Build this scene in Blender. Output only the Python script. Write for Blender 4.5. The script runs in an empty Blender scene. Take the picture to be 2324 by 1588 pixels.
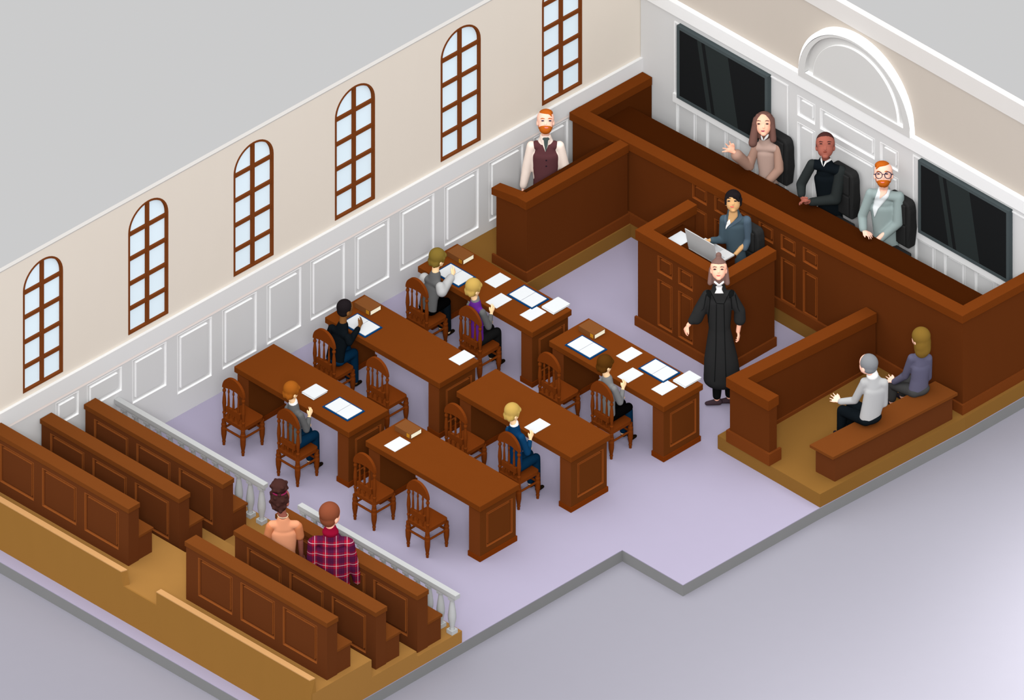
import bpy, bmesh, math, random
from mathutils import Vector, Matrix
from mathutils.bvhtree import BVHTree
random.seed(7)
SC = bpy.context.scene
COL = SC.collection
S = 1/190.0            # one drawing unit (u) in metres; the plan is measured in u

# ------------------------------------------------------------------ camera
cam_d = bpy.data.cameras.new('camera'); cam = bpy.data.objects.new('camera', cam_d); COL.objects.link(cam)
cam_d.type = 'ORTHO'
cam_d.ortho_scale = 2324/1.2247449*S
cam_d.clip_end = 200
cam.location = Vector((1, -1, 1)).normalized()*30
cam.rotation_euler = (Vector((-1, 1, -1))).to_track_quat('-Z', 'Y').to_euler()
SC.camera = cam
# ------------------------------------------------------------------ world, sun, added fill lights, exposure
w = bpy.data.worlds.new('world'); SC.world = w; w.use_nodes = True
bg = w.node_tree.nodes['Background']; bg.inputs[0].default_value = (0.597, 0.597, 0.600, 1); bg.inputs[1].default_value = 1.0
sd = bpy.data.lights.new('sun', 'SUN'); sun = bpy.data.objects.new('sun', sd); COL.objects.link(sun)
sd.energy = 3.3; sd.angle = math.radians(110); sd.color = (1, 0.997, 0.99)
sun.rotation_euler = Vector((0, .30, -.955)).to_track_quat('-Z', 'Y').to_euler()
sun.location = (3, -5, 10)
sd2 = bpy.data.lights.new('view_fill_sun', 'SUN'); fill_sun = bpy.data.objects.new('view_fill_sun', sd2); COL.objects.link(fill_sun)
sd2.energy = 1.9; sd2.angle = math.radians(12)  # added fill along the camera's view, lifting shaded recesses
fill_sun.rotation_euler = Vector((-1, 1, -1)).to_track_quat('-Z', 'Y').to_euler(); fill_sun.location = (6, -6, 8)
for (lx, ly, lz, en, ang) in ((1850, -250, 1100, 2400, 102), (1560, 470, 900, 2000, 82)):     # added spots, no fixture there, shaping the brightness gradient on the ground
    ld = bpy.data.lights.new('ground_fill', 'SPOT'); spot = bpy.data.objects.new('ground_fill', ld); COL.objects.link(spot)
    ld.energy = en; ld.spot_size = math.radians(ang); ld.spot_blend = 1.0; ld.shadow_soft_size = 0.6
    spot.location = (lx*S, ly*S, lz*S)
vs = SC.view_settings; vs.view_transform = 'Standard'; vs.look = 'None'; vs.exposure = 0; vs.gamma = 1
vs.use_curve_mapping = False

# ------------------------------------------------------------------ helpers
def lin(c):
    c /= 255.0
    return c/12.92 if c <= .04045 else ((c+.055)/1.055)**2.4
EF = {'t': 1.72, 'l': 1.10, 'r': 0.86, 'm': 1.2}      # light reaching a top, front-left and front-right face
MATS = {}
def mat(name, rgb, face='t', rough=.85, noise=.03, scale=6, k=1.0, spec=0.0):
    if name in MATS: return MATS[name]
    m = bpy.data.materials.new(name); m.use_nodes = True
    nt = m.node_tree; b = nt.nodes['Principled BSDF']
    al = [min(.93, lin(c)/EF[face]*k) for c in rgb]
    b.inputs['Roughness'].default_value = rough
    b.inputs['Specular IOR Level'].default_value = spec
    tc = nt.nodes.new('ShaderNodeTexCoord'); mp = nt.nodes.new('ShaderNodeMapping')
    mp.inputs['Scale'].default_value = (scale, scale, scale*.3)
    nz = nt.nodes.new('ShaderNodeTexNoise'); nz.inputs['Scale'].default_value = 1.0; nz.inputs['Detail'].default_value = 3
    mx = nt.nodes.new('ShaderNodeMixRGB')
    mx.inputs[1].default_value = [c*(1-noise) for c in al]+[1]
    mx.inputs[2].default_value = [min(1, c*(1+noise)) for c in al]+[1]
    L = nt.links
    L.new(tc.outputs['Object'], mp.inputs[0]); L.new(mp.outputs[0], nz.inputs['Vector'])
    L.new(nz.outputs['Fac'], mx.inputs[0]); L.new(mx.outputs[0], b.inputs['Base Color'])
    MATS[name] = m
    return m

def P(px, py, z=0):
    a = (px-1162)/.8660254; b = (py+z-794)*2
    return Vector(((a+b)/2, (a-b)/2, z))

class Root:
    pass
def thing(name, label, cat, loc, group=None, rz=0):
    o = bpy.data.objects.new(name, None); COL.objects.link(o)
    o.empty_display_size = .1
    o.location = Vector(loc)*S; o.rotation_euler = (0, 0, rz)
    o['label'] = label; o['category'] = cat
    if group: o['group'] = group
    return o
def rootloc(p):
    while p.parent: p = p.parent
    return Vector(p.location)/S
def obj(name, bm, m, parent=None, local=False, smooth=False, kind=None, label=None):
    bmesh.ops.recalc_face_normals(bm, faces=bm.faces[:])
    me = bpy.data.meshes.new(name)
    if parent is None:
        xs = [v.co.x for v in bm.verts]; ys = [v.co.y for v in bm.verts]; zs = [v.co.z for v in bm.verts]
        off = Vector(((min(xs)+max(xs))/2, (min(ys)+max(ys))/2, min(zs)))
    elif local: off = Vector((0, 0, 0))
    else: off = rootloc(parent)
    for v in bm.verts: v.co = (v.co-off)*S
    bm.to_mesh(me); bm.free()
    if smooth:
        for p in me.polygons: p.use_smooth = True
    me.materials.append(m)
    o = bpy.data.objects.new(name, me); COL.objects.link(o)
    if parent is None: o.location = off*S
    else: o.parent = parent
    if kind: o['kind'] = kind
    if label: o['label'] = label
    return o
def tag(o, label, cat, group=None):
    o['label'] = label; o['category'] = cat
    if group: o['group'] = group
    return o
def copy_tree(o, parent=None):
    c = o.copy(); COL.objects.link(c)
    if parent: c.parent = parent
    for ch in list(o.children): copy_tree(ch, c)
    return c
def B(): return bmesh.new()
def hexa(bm, bot, top, T=None):
    f = (lambda p: Vector(p)) if T is None else (lambda p: T(*p))
    vb = [bm.verts.new(f(p)) for p in bot]; vt = [bm.verts.new(f(p)) for p in top]
    n = len(vb)
    bm.faces.new(vb[::-1]); bm.faces.new(vt)
    for i in range(n): bm.faces.new((vb[i], vb[(i+1) % n], vt[(i+1) % n], vt[i]))
    return bm
def bx(bm, x0, x1, y0, y1, z0, z1, T=None):
    q = [(x0, y0), (x1, y0), (x1, y1), (x0, y1)]
    return hexa(bm, [(a, b, z0) for a, b in q], [(a, b, z1) for a, b in q], T)
def sbx(bm, x0, x1, y0, y1, zb, zt):
    """box whose bottom and top heights are functions of plan position"""
    q = [(x0, y0), (x1, y0), (x1, y1), (x0, y1)]
    return hexa(bm, [(a, b, zb(a, b)) for a, b in q], [(a, b, zt(a, b)) for a, b in q])
def prism(bm, pts, z0, z1): return hexa(bm, [(x, y, z0) for x, y in pts], [(x, y, z1) for x, y in pts])
def bevel(bm, w, seg=2):
    bmesh.ops.bevel(bm, geom=bm.edges[:], offset=w, segments=seg, profile=.5, affect='EDGES')
    return bm
def lathe(bm, prof, c, axis=Vector((0, 0, 1)), seg=14):
    """prof: list of (height, radius) along axis from c"""
    c = Vector(c); axis = Vector(axis).normalized()
    a1 = axis.orthogonal().normalized(); a2 = axis.cross(a1)
    rings = []
    for h, r in prof:
        rings.append([bm.verts.new(c+axis*h+(a1*math.cos(t)+a2*math.sin(t))*max(r, .02)) for t in [2*math.pi*i/seg for i in range(seg)]])
    for a, b in zip(rings, rings[1:]):
        for i in range(seg): bm.faces.new((a[i], a[(i+1) % seg], b[(i+1) % seg], b[i]))
    bm.faces.new(rings[0][::-1]); bm.faces.new(rings[-1])
    return bm
def rod(bm, p, q, r, r2=None, seg=10):
    p = Vector(p); q = Vector(q); return lathe(bm, [(0, r), ((q-p).length, r if r2 is None else r2)], p, q-p, seg)

def relief(bmA, bmB, T, a0, a1, z0, z1, rects, depth=6, thick=8, inset=7, fh=4):
    """board with recessed panels. T(a, n, z) -> world; n outward. bmB gets the edge linings, highlights painted into their lighter colour"""
    bx(bmA, a0, a1, -thick, -depth, z0, z1, T)
    cols = {}
    for r in rects: cols.setdefault((r[0], r[1]), []).append((r[2], r[3]))
    cur = a0
    for (c0, c1) in sorted(cols):
        if c0 > cur: bx(bmA, cur, c0, -depth, 0, z0, z1, T)
        zc = z0
        for (r0, r1) in sorted(cols[(c0, c1)]):
            if r0 > zc: bx(bmA, c0, c1, -depth, 0, zc, r0, T)
            e = .8
            for q in ((c0, c0+e, r0, r1), (c1-e, c1, r0, r1), (c0+e, c1-e, r0, r0+e), (c0+e, c1-e, r1-e, r1)):
                bx(bmB, q[0], q[1], -depth, .3, q[2], q[3], T)
            i = inset
            if c1-c0 > 2.6*i and r1-r0 > 2.6*i:
                bx(bmB, c0+i, c1-i, -depth, -depth+fh, r0+i, r1-i, T)
                bx(bmA, c0+i+.3, c1-i-.3, -depth, -depth+fh+.4, r0+i+.3, r1-i-.3, T)
            zc = r1
        if zc < z1: bx(bmA, c0, c1, -depth, 0, zc, z1, T)
        cur = c1
    if cur < a1: bx(bmA, cur, a1, -depth, 0, z0, z1, T)

# ------------------------------------------------------------------ materials
M = dict(
 lilac=mat('lilac_floor', (191, 183, 208), 't', .9, .012, k=0.98),
 grey_edge=mat('grey_slab_edge', (128, 128, 128), 'l', .9, k=0.88),
 ground=mat('grey_lilac_ground', (158, 156, 167), 't', .95, .01, k=1.14),
 beige=mat('beige_plaster', (217, 208, 196), 'r', .95, .01, k=0.82),
 beige2=mat('taupe_plaster', (200, 190, 179), 'l', .95, .01, k=0.88),
 wgrey=mat('grey_wainscot', (192, 192, 192), 'r', .9, .01, k=0.9),
 wgrey2=mat('grey_panelling', (200, 200, 200), 'l', .9, .01, k=1.04),
 wwhite=mat('white_rail_paint', (225, 225, 225), 'r', .8, .01, k=0.73),
 wlit_edge=mat('white_panel_lit_edge', (232, 232, 232), 't', .8, .01, k=1.8),  # white carries the highlight on the wall panel edges
 wwhite2=mat('white_cornice_paint', (238, 238, 238), 'l', .8, .01, k=0.9),
 wcap=mat('pale_wall_cap', (222, 218, 214), 't', .9, .01),
 crown=mat('pale_crown_plaster', (222, 218, 214), 'l', .9, .01, k=0.88),
 pinkish=mat('pinkish_rail_shadowline', (212, 203, 198), 'r', .9, .01),
 winwood=mat('window_frame_wood', (118, 62, 28), 'r', .7, k=.72),
 rail=mat('polished_rail_wood', (124, 61, 20), 't', .6),
 panel=mat('dark_panel_wood', (88, 43, 16), 'l', .7),
 lit_edge=mat('panel_lit_edge_wood', (128, 66, 26), 't', .7, k=1.9),  # lightened so the colour itself holds the highlight of panel edges
 trimw=mat('base_trim_wood', (104, 52, 20), 'l', .7),
 desk=mat('dark_desk_wood', (74, 33, 8), 't', .6),
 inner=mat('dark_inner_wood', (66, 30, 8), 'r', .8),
 gtop=mat('gallery_bench_cap_wood', (133, 73, 31), 't', .6, k=0.92),
 gbody=mat('gallery_bench_wood', (95, 50, 24), 'l', .7, k=0.92),
 glit_edge=mat('gallery_lit_edge_wood', (138, 76, 34), 't', .7, k=1.7),  # highlight of the bench panel edges put into the colour
 ptop=mat('gallery_platform_wood', (180, 130, 68), 't', .8),
 pside=mat('gallery_platform_side_wood', (148, 105, 50), 'l', .8, k=0.86),
 plip=mat('pale_parapet_cap_wood', (222, 168, 110), 't', .8, k=1.04),
 jplat=mat('court_platform_wood', (148, 105, 50), 't', .8, k=1.05),
 tabl=mat('table_wood', (124, 62, 20), 't', .55),
 tleg=mat('table_pedestal_wood', (100, 50, 20), 'l', .7),
 tend=mat('shaded_table_end_wood', (80, 40, 13), 'r', .7),  # end faces painted darker, as if turned from the light
 tbase=mat('table_base_wood', (106, 46, 10), 'l', .7),
 chair=mat('chair_wood', (116, 54, 16), 't', .6, k=1.25),
 paper=mat('white_paper', (242, 246, 249), 't', .9, .005),
 blue=mat('blue_folder_cover', (10, 66, 118), 't', .7),
 bookc=mat('brown_book_cover', (130, 80, 42), 't', .7, k=1.1),
 bookp=mat('cream_page_block', (240, 230, 205), 'r', .9),
 gold=mat('gold_spine_bands', (200, 140, 30), 'l', .5),
 rails=mat('white_balustrade_paint', (205, 206, 206), 't', .8, .01, k=1.05),
 tvf=mat('dark_grey_screen_frame', (68, 76, 78), 'l', .5),
 tvs=mat('black_screen_glass', (27, 28, 29), 'l', .35, 0),
 tvb=mat('painted_sheen_band', (41, 46, 46), 'l', .35, 0),  # tone of the reflection sheen painted on the screens
 black=mat('black_leather', (40, 40, 40), 'l', .6),
)

# ------------------------------------------------------------------ ground and floor
o = obj('ground', bx(B(), -300, 2300, -2300, 640, -32, -26), M['ground'], kind='structure')
FL = [(-304, -1151), (598, -1151), (598, -309), (757, -309), (761, 46), (776, 412), (776, 640), (-290, 640)]
fl = obj('floor', prism(B(), FL, -1.5, 0), M['lilac'], kind='structure')
e = obj('slab_edge', prism(B(), FL, -26, -1.5), M['grey_edge'], fl)
e.location = (0, 0, 0)
fo = Vector(fl.location)
for v in e.data.vertices: v.co = v.co
# obj() with a parent subtracts the parent's place, so the slab sits right under the floor

# ------------------------------------------------------------------ left wall
def yl(px):
    a = (px-1162)/.8660254; return (a+281.3)/1.0205
def TL(a, n, z):        # a = y along the wall, n = outward (+x)
    return Vector((-293.7+.0205*(a+603.6)+n, a, z))
Y0, Y1 = -1151, 611.8
wall = obj('wall_left', bx(B(), Y0, Y1+8, -8, 0, 0, 543, TL), M['beige'], kind='structure')
cut = B(); WIN = [52, 291, 530, 760, 1000, 1230]
ZB = 240.5; WW = 102.4; SPR = ZB+230; RR = WW/2
def arch(a0, w, z0, spr, n=20, inset=0):
    r = w/2-inset; cx = a0+w/2
    return [(a0+inset, z0+inset), (a0+w-inset, z0+inset)]+[(cx+r*math.cos(t), spr+r*math.sin(t)) for t in [math.pi*i/n for i in range(n+1)]]
for px in WIN:
    p = arch(yl(px), WW, ZB, SPR)
    vb = [TL(a, -12, z) for a, z in p]; vt = [TL(a, 4, z) for a, z in p]
    hexa(cut, vb, vt)
for v in cut.verts: v.co = (v.co-Vector(wall.location)/S)*S
bmesh.ops.recalc_face_normals(cut, faces=cut.faces[:])
cm = bpy.data.meshes.new('cut'); cut.to_mesh(cm); cut.free()
co = bpy.data.objects.new('cut', cm); co.location = wall.location; COL.objects.link(co)
md = wall.modifiers.new('b', 'BOOLEAN'); md.object = co; md.operation = 'DIFFERENCE'; md.solver = 'EXACT'
dg = bpy.context.evaluated_depsgraph_get()
nm = bpy.data.meshes.new_from_object(wall.evaluated_get(dg)); wall.modifiers.clear(); wall.data = nm
bpy.data.objects.remove(co)
# pale cap on top of the wall
obj('wall_cap', bx(B(), Y0, Y1+8, -8.5, .5, 543, 545, TL), M['wcap'], wall)
# wainscot with recessed panels
ws = B(); wm = B(); rects = []
spec = [(1207, 49, 183), (1105, 49, 183), (1004, 49, 183), (903, 49, 183), (801, 49, 183), (700, 49, 183), (601, 49, 183),
        (500, 49, 183), (398, 49, 183)]
for px, z0, z1 in spec: rects.append((yl(px), yl(px)+88, z0, z1))
rects.append((yl(296), yl(296)+87, 84, 183)); rects.append((yl(193), yl(193)+89, 129, 183)); rects.append((yl(122), yl(122)+59, 129, 182))
relief(ws, wm, lambda a, n, z: TL(a, n+5.4, z), Y0, Y1, 0, 187, rects, depth=4.4, thick=5.2, inset=10, fh=4)
wsc = obj('wainscot', ws, M['wgrey'], wall)
obj('panel_lit_edge', wm, M['wlit_edge'], wsc)
obj('trim_1', bx(B(), Y0, Y1, .2, 6.6, 193, 228.5, TL), M['wwhite'], kind='structure')
obj('trim_2', bx(B(), Y0, Y1, 0.2, 6, 187, 193, TL), M['pinkish'], kind='structure')
# windows
glass = bpy.data.materials.new('pale_window_glass'); glass.use_nodes = True
b = glass.node_tree.nodes['Principled BSDF']; b.inputs['Base Color'].default_value = (.62, .73, .80, 1)
b.inputs['Roughness'].default_value = .5; b.inputs['Specular IOR Level'].default_value = .1
b.inputs['Emission Color'].default_value = (.70, .84, .92, 1); b.inputs['Emission Strength'].default_value = .16  # faint glow put into the pane to stand for daylight
for i, px in enumerate(WIN):
    a0 = yl(px)
    def strip(bm, outer, inner, n0, n1):
        k = len(outer)
        O0 = [bm.verts.new(TL(a, n0, z)) for a, z in outer]; O1 = [bm.verts.new(TL(a, n1, z)) for a, z in outer]
        I0 = [bm.verts.new(TL(a, n0, z)) for a, z in inner]; I1 = [bm.verts.new(TL(a, n1, z)) for a, z in inner]
        for j in range(k):
            m_ = (j+1) % k
            bm.faces.new((O1[j], O1[m_], I1[m_], I1[j])); bm.faces.new((O0[j], I0[j], I0[m_], O0[m_]))
            bm.faces.new((O0[j], O0[m_], O1[m_], O1[j])); bm.faces.new((I0[j], I1[j], I1[m_], I0[m_]))
        return bm
    fr = strip(B(), arch(a0, WW, ZB, SPR), arch(a0, WW, ZB, SPR, inset=4.2), -6, .8)
    wobj = obj('window_%d' % (i+1), fr, M['winwood'], kind='structure')
    mb = B(); cx = a0+WW/2
    bx(mb, cx-3.6, cx+3.6, -6, -.4, ZB+4, SPR+RR-4, TL)
    for r in range(1, 5):
        z = ZB+1+r*56.2-2
        h = RR-4
        bx(mb, a0+4, a0+WW-4, -6, -1.0, z-3.6, z+3.6, TL)
    obj('muntins', mb, M['winwood'], wobj)
    pb = B(); q = arch(a0, WW, ZB, SPR, inset=3)
    hexa(pb, [TL(a, -7, z) for a, z in q], [TL(a, -5.4, z) for a, z in q])
    obj('window_pane', pb, glass, wobj)

# ------------------------------------------------------------------ back wall
def TB(a, n, z): return Vector((a, 611.8+.009*(a+268.8)-n, z))
XB0, XB1 = -268, 776
wb = obj('wall_back', bx(B(), XB0-8, XB1, -10, 0, 0, 564, TB), M['beige2'], kind='structure')
obj('trim_3', bx(B(), XB0, XB1, -10, 3, 564, 605, TB), M['crown'], kind='structure')
ps = B(); pm = B(); rects = []
for (x0, x1) in ((-176, -123), (-98, -43), (-18, 37), (62, 114)): rects.append((x0, x1, 60, 176))
rects += [(139, 185, 298, 344), (139, 185, 110, 283), (198, 340, 296, 343), (198, 340, 110, 283), (354, 401, 298, 344), (354, 401, 110, 283)]
for (x0, x1) in ((444, 497), (520, 575), (600, 655), (680, 735)): rects.append((x0, x1, 60, 178))
relief(ps, pm, lambda a, n, z: TB(a, n+6.5, z), XB0, XB1, 0, 366, rects, depth=5.5, thick=6.3, inset=9, fh=4)
pp = obj('wall_panelling', ps, M['wgrey2'], wb)
obj('panel_lit_edge', pm, M['wlit_edge'], pp)
obj('trim_4', bx(B(), XB0, XB1, .2, 11.5, 370, 398, TB), M['wwhite2'], kind='structure')
obj('trim_5', bx(B(), XB0, XB1, .2, 8.5, 366.2, 370, TB), M['wgrey2'], kind='structure')  # grey strip standing in for the shadow line below the cornice
for k, (x0, x1, zt) in enumerate(((-180, 116, 356), (440, 738, 360))):
    t = B()
    bx(t, x0, x1, 6.6, 12, zt-182, zt-163, TB)                       # ledge under the screen
    bx(t, x0, x0+3, 6.6, 8.1, zt-163, zt-2, TB); bx(t, x1-3, x1, 6.6, 8.1, zt-163, zt-2, TB)
    bx(t, x0+3, x1-3, 6.6, 8.1, zt-5, zt-2, TB)
    obj('trim_%d' % (6+k), t, M['wwhite2'], kind='structure')
# half-round pediment
ac, az = 292, 396
def ring(bm, r0, r1, n0, n1, seg=40):
    pts_o = [(ac+r1*math.cos(math.pi*i/seg), az+r1*math.sin(math.pi*i/seg)) for i in range(seg+1)]
    pts_i = [(ac+r0*math.cos(math.pi*i/seg), az+14+(r0)*math.sin(math.pi*i/seg)) for i in range(seg+1)]
    O0 = [bm.verts.new(TB(a, n0, z)) for a, z in pts_o]; O1 = [bm.verts.new(TB(a, n1, z)) for a, z in pts_o]
    I0 = [bm.verts.new(TB(a, n0, z)) for a, z in pts_i]; I1 = [bm.verts.new(TB(a, n1, z)) for a, z in pts_i]
    k = len(pts_o)
    for j in range(k):
        m_ = (j+1) % k
        bm.faces.new((O1[j], O1[m_], I1[m_], I1[j])); bm.faces.new((O0[j], I0[j], I0[m_], O0[m_]))
        bm.faces.new((O0[j], O0[m_], O1[m_], O1[j])); bm.faces.new((I0[j], I1[j], I1[m_], I0[m_]))
def disc(bm, r, z, n0, n1, seg=40):
    q = [(ac+r*math.cos(math.pi*i/seg), z+r*math.sin(math.pi*i/seg)) for i in range(seg+1)]
    hexa(bm, [TB(a, n0, zz) for a, zz in q], [TB(a, n1, zz) for a, zz in q])
rb = B(); ring(rb, 128, 145, 0, 13)
M['arch'] = mat('pale_pediment_plaster', (208, 207, 205), 'l', .9, .01, k=0.89)
M['archw'] = mat('white_pediment_edge', (240, 239, 236), 't', .9, .01, k=1.9)
pa = obj('trim_8', rb, M['arch'], kind='structure')
t = B(); ring(t, 144.6, 146, 0, 12.6)
obj('outer_edge', t, M['archw'], pa)
t = B(); disc(t, 129, az+12, 0, 4); obj('field', t, M['arch'], pa)
t = B(); disc(t, 110, az+14, 4, 9.5); obj('raised_edge', t, M['archw'], pa)
t = B(); disc(t, 109.2, az+14.6, 4, 9.9); obj('raised_field', t, M['arch'], pa)
t = B(); bx(t, ac-127, ac+127, 4, 12.9, az+12.5, az+14.6, TB); obj('sill', t, M['archw'], pa)

# wall screens
def screen(x0, zt, label):
    w_, h_ = 236, 164
    r = thing('wall_screen', label, 'screen', TB(x0+w_/2, 6, zt-h_), 'wall mounted screens')
    f = B(); d = 7
    bx(f, x0, x0+w_, 6.7, 15, zt-h_, zt, TB)
    n = B()
    for q in ((x0, x0+d, zt-h_, zt), (x0+w_-d, x0+w_, zt-h_, zt), (x0+d, x0+w_-d, zt-h_, zt-h_+d), (x0+d, x0+w_-d, zt-d, zt)):
        bx(f, q[0], q[1], 15, 16.5, q[2], q[3], TB)
    n.free()
    obj('screen_frame', f, M['tvf'], r)
    g = B(); bx(g, x0+d, x0+w_-d, 15, 15.6, zt-h_+d, zt-d, TB)
    so = obj('screen_glass', g, M['tvs'], r)
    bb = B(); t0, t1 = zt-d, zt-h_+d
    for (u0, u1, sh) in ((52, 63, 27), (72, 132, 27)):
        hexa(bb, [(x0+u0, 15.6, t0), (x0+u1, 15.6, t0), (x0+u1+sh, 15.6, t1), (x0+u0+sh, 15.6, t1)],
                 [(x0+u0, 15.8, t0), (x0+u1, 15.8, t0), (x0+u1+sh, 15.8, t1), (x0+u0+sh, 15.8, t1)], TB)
    obj('sheen_streaks', bb, M['tvb'], so)  # slanting reflection streaks painted onto the glass
    return r
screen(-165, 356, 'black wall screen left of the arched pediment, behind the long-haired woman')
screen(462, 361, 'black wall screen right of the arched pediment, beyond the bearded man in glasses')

# ------------------------------------------------------------------ platforms
pf = B()
prism(pf, [(-268, 412), (-264, 604.5), (776, 613.5), (776, 412)], 0, 30)
o = obj('court_platform', pf, M['jplat'])
tag(o, 'low brown platform under the long raised judges bench', 'platform')
pf = prism(B(), [(-272.5, 130), (-100, 130), (-100, 411.9), (-267, 411.9)], 0, 30)
tag(obj('witness_platform', pf, M['jplat']), 'low brown platform under the witness box by the left wall', 'platform')
pf = prism(B(), [(493, 46), (761, 46), (776, 411.9), (493, 411.9)], 0, 30)
tag(obj('jury_platform', pf, M['jplat']), 'low brown platform under the jury enclosure at the right edge', 'platform')

# ------------------------------------------------------------------ judges' bench
def zr(x, y=0): return 203+(x+261)*.0505
X0, X1, YF = -261, 769, 411.5
r = thing('judges_bench', 'long raised dark wooden judges bench with panelled front and wide polished rail', 'judge bench', (250, 415, 30))
b = B(); bm2 = B()
def TJ(a, n, z): return Vector((a, YF+4.5-n, z))
rects = []
for i in range(6):
    x = 56.7+i*58.0; rects += [(x, x+38, 166, 200), (x, x+38, 50, 148)]
relief(b, bm2, TJ, X0+4, 40, 30, 186, [], depth=5, thick=16)
relief(b, bm2, TJ, 40, X1-4, 30, 202, rects, depth=5, thick=16, inset=7, fh=4)
sbx(b, X0+4, 40, YF+4.5, YF+20.5, lambda x, y: 186, lambda x, y: zr(x)-16)
sbx(b, 40, X1-4, YF+4.5, YF+20.5, lambda x, y: 202, lambda x, y: max(202.1, zr(x)-16))
fp = obj('front_panel', b, M['panel'], r)
obj('panel_lit_edge', bm2, M['lit_edge'], fp)
b = B()
sbx(b, X0, X1, YF, YF+27, lambda x, y: zr(x)-17, zr)
obj('rail', b, M['rail'], r, label='wide polished front rail')
b = B(); sbx(b, X0, X0+25, YF+27, 603, lambda x, y: zr(X0)-17-(y-YF)*.02, lambda x, y: zr(X0)-(y-YF)*.02)
obj('left_arm_rail', b, M['rail'], r)
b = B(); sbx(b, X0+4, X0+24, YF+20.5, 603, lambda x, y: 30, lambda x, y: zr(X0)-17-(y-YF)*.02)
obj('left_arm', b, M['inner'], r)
b = B(); sbx(b, X1-25, X1, YF+27, 606, lambda x, y: zr(X1)-17-(y-YF)*.03, lambda x, y: zr(X1)-(y-YF)*.03)
obj('right_arm_rail', b, M['rail'], r)
b = B(); sbx(b, X1-24, X1-4, YF+20.5, 606, lambda x, y: 30, lambda x, y: zr(X1)-17-(y-YF)*.03)
obj('right_arm', b, M['panel'], r)
def zd(x, y=0): return 163+(x+236)*.0381
b = B(); sbx(b, X0+24.2, X1-24.2, YF+20.6, 544, lambda x, y: zd(x)-6, zd)
obj('desktop', b, M['desk'], r)
b = B(); sbx(b, X0, X1, YF, YF+4.5, lambda x, y: 30, lambda x, y: 52)
sbx(b, X1-4, X1, YF+4.5, 606, lambda x, y: 30, lambda x, y: 52)
obj('base_trim', b, M['trimw'], r)

# ------------------------------------------------------------------ witness box
r = thing('witness_box', 'dark wooden witness box with polished rail beside the left wall', 'witness box', (-150, 150, 30))
b = B()
bx(b, -125, -107, 146, 410, 30, 196); bx(b, -187, -125, 146, 164, 30, 188)
obj('side_panel', b, M['panel'], r)
def zw(x, y): return 211-(y-142)*.011
b = B()
sbx(b, -128, -105, 142, 411, lambda x, y: zw(x, y)-18, zw)
hexa(b, [(-196, 142, 184), (-128, 142, 193), (-128, 165, 193), (-196, 165, 184)], [(-196, 142, 199), (-128, 142, 211), (-128, 165, 211), (-196, 165, 199)])
obj('rail', b, M['rail'], r)
b = B(); bx(b, -107, -103, 142, 411, 30, 52); bx(b, -195, -107, 142, 146, 30, 50); obj('base_trim', b, M['trimw'], r)
b = B(); bx(b, -156, -125.2, 168, 405, 186, 191); obj('shelf', b, M['desk'], r)

# ------------------------------------------------------------------ clerk's box
CX0, CX1, CY0, CY1 = 105, 337, 218, 356
r = thing('clerk_box', 'square dark wooden enclosure with panelled front around the laptop desk', 'clerk box', (220, 218, 0))
b = B(); m2 = B()
def TC(a, n, z): return Vector((a, CY0+4-n, z))
relief(b, m2, TC, CX0+3, CX1-3, 0, 196, [(160, 198, 147, 184), (160, 198, 26, 131), (214, 252, 147, 184), (214, 252, 26, 131)], depth=5, thick=14, inset=7, fh=4)
bx(b, CX0+3, CX0+20, CY0+18, CY1-2, 0, 196)
fp = obj('front_panel', b, M['panel'], r); obj('panel_lit_edge', m2, M['lit_edge'], fp)
b = B(); bx(b, CX1-20, CX1-3, CY0+18, CY1-2, 0, 196); obj('side_panel', b, M['panel'], r)
b = B()
bx(b, CX0, CX1, CY0, CY0+24, 196, 216); bx(b, CX0, CX0+24, CY0+24, CY1, 196, 216); bx(b, CX1-24, CX1, CY0+24, CY1, 196, 216)
obj('rail', b, M['rail'], r)
b = B(); bx(b, CX0-1, CX1+1, CY0-1, CY0+4, 0, 20); bx(b, CX1-3, CX1+1, CY0+4, CY1, 0, 20); obj('base_trim', b, M['trimw'], r)
b = B(); bx(b, CX0+20.2, 266, CY0+18.2, 322, 181, 187); obj('desktop', b, M['desk'], r)
b = B(); bx(b, 262, 266, CY0+20, 318, 0, 181); obj('desk_support', b, M['inner'], r)

# ------------------------------------------------------------------ jury enclosure
r = thing('jury_box', 'low dark wooden jury enclosure wall with wide rail at the right', 'jury box', (540, 60, 30))
def zj(x, y): return 175-(y-43)*.063
b = B()
bx(b, 523, 626, 48, 68, 30, 154); sbx(b, 523, 543, 68, 410, lambda x, y: 30, lambda x, y: zj(x, y)-20)
obj('wall_panel', b, M['panel'], r)
b = B()
sbx(b, 518, 546, 43, 410, lambda x, y: zj(x, y)-21, zj)
hexa(b, [(546, 43, 154), (629, 43, 154), (629, 70, 156), (546, 71, 153)], [(546, 43, 175), (629, 43, 176), (629, 70, 176.5), (546, 71, 173.5)])
obj('rail', b, M['rail'], r)
b = B(); bx(b, 518, 631, 43, 48, 30, 56); bx(b, 626, 631, 48, 75, 30, 56); bx(b, 543, 546, 70, 410, 30, 37); bx(b, 518, 523, 48, 410, 30, 56)
obj('base_trim', b, M['trimw'], r)

r = thing('jury_bench', 'long backless brown bench inside the jury enclosure', 'bench', (735, 240, 30))
b = hexa(B(), [(698, 82, 87), (757, 84, 87), (774, 394, 87), (718, 391, 87)], [(698, 82, 93), (757, 84, 93), (774, 394, 93), (718, 391, 93)])
obj('seat', b, M['gtop'], r)
b = hexa(B(), [(704, 92, 30), (752, 94, 30), (764, 390, 30), (722, 388, 30)], [(704, 92, 87), (752, 94, 87), (764, 390, 87), (722, 388, 87)])
obj('base', b, M['gbody'], r)

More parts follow.
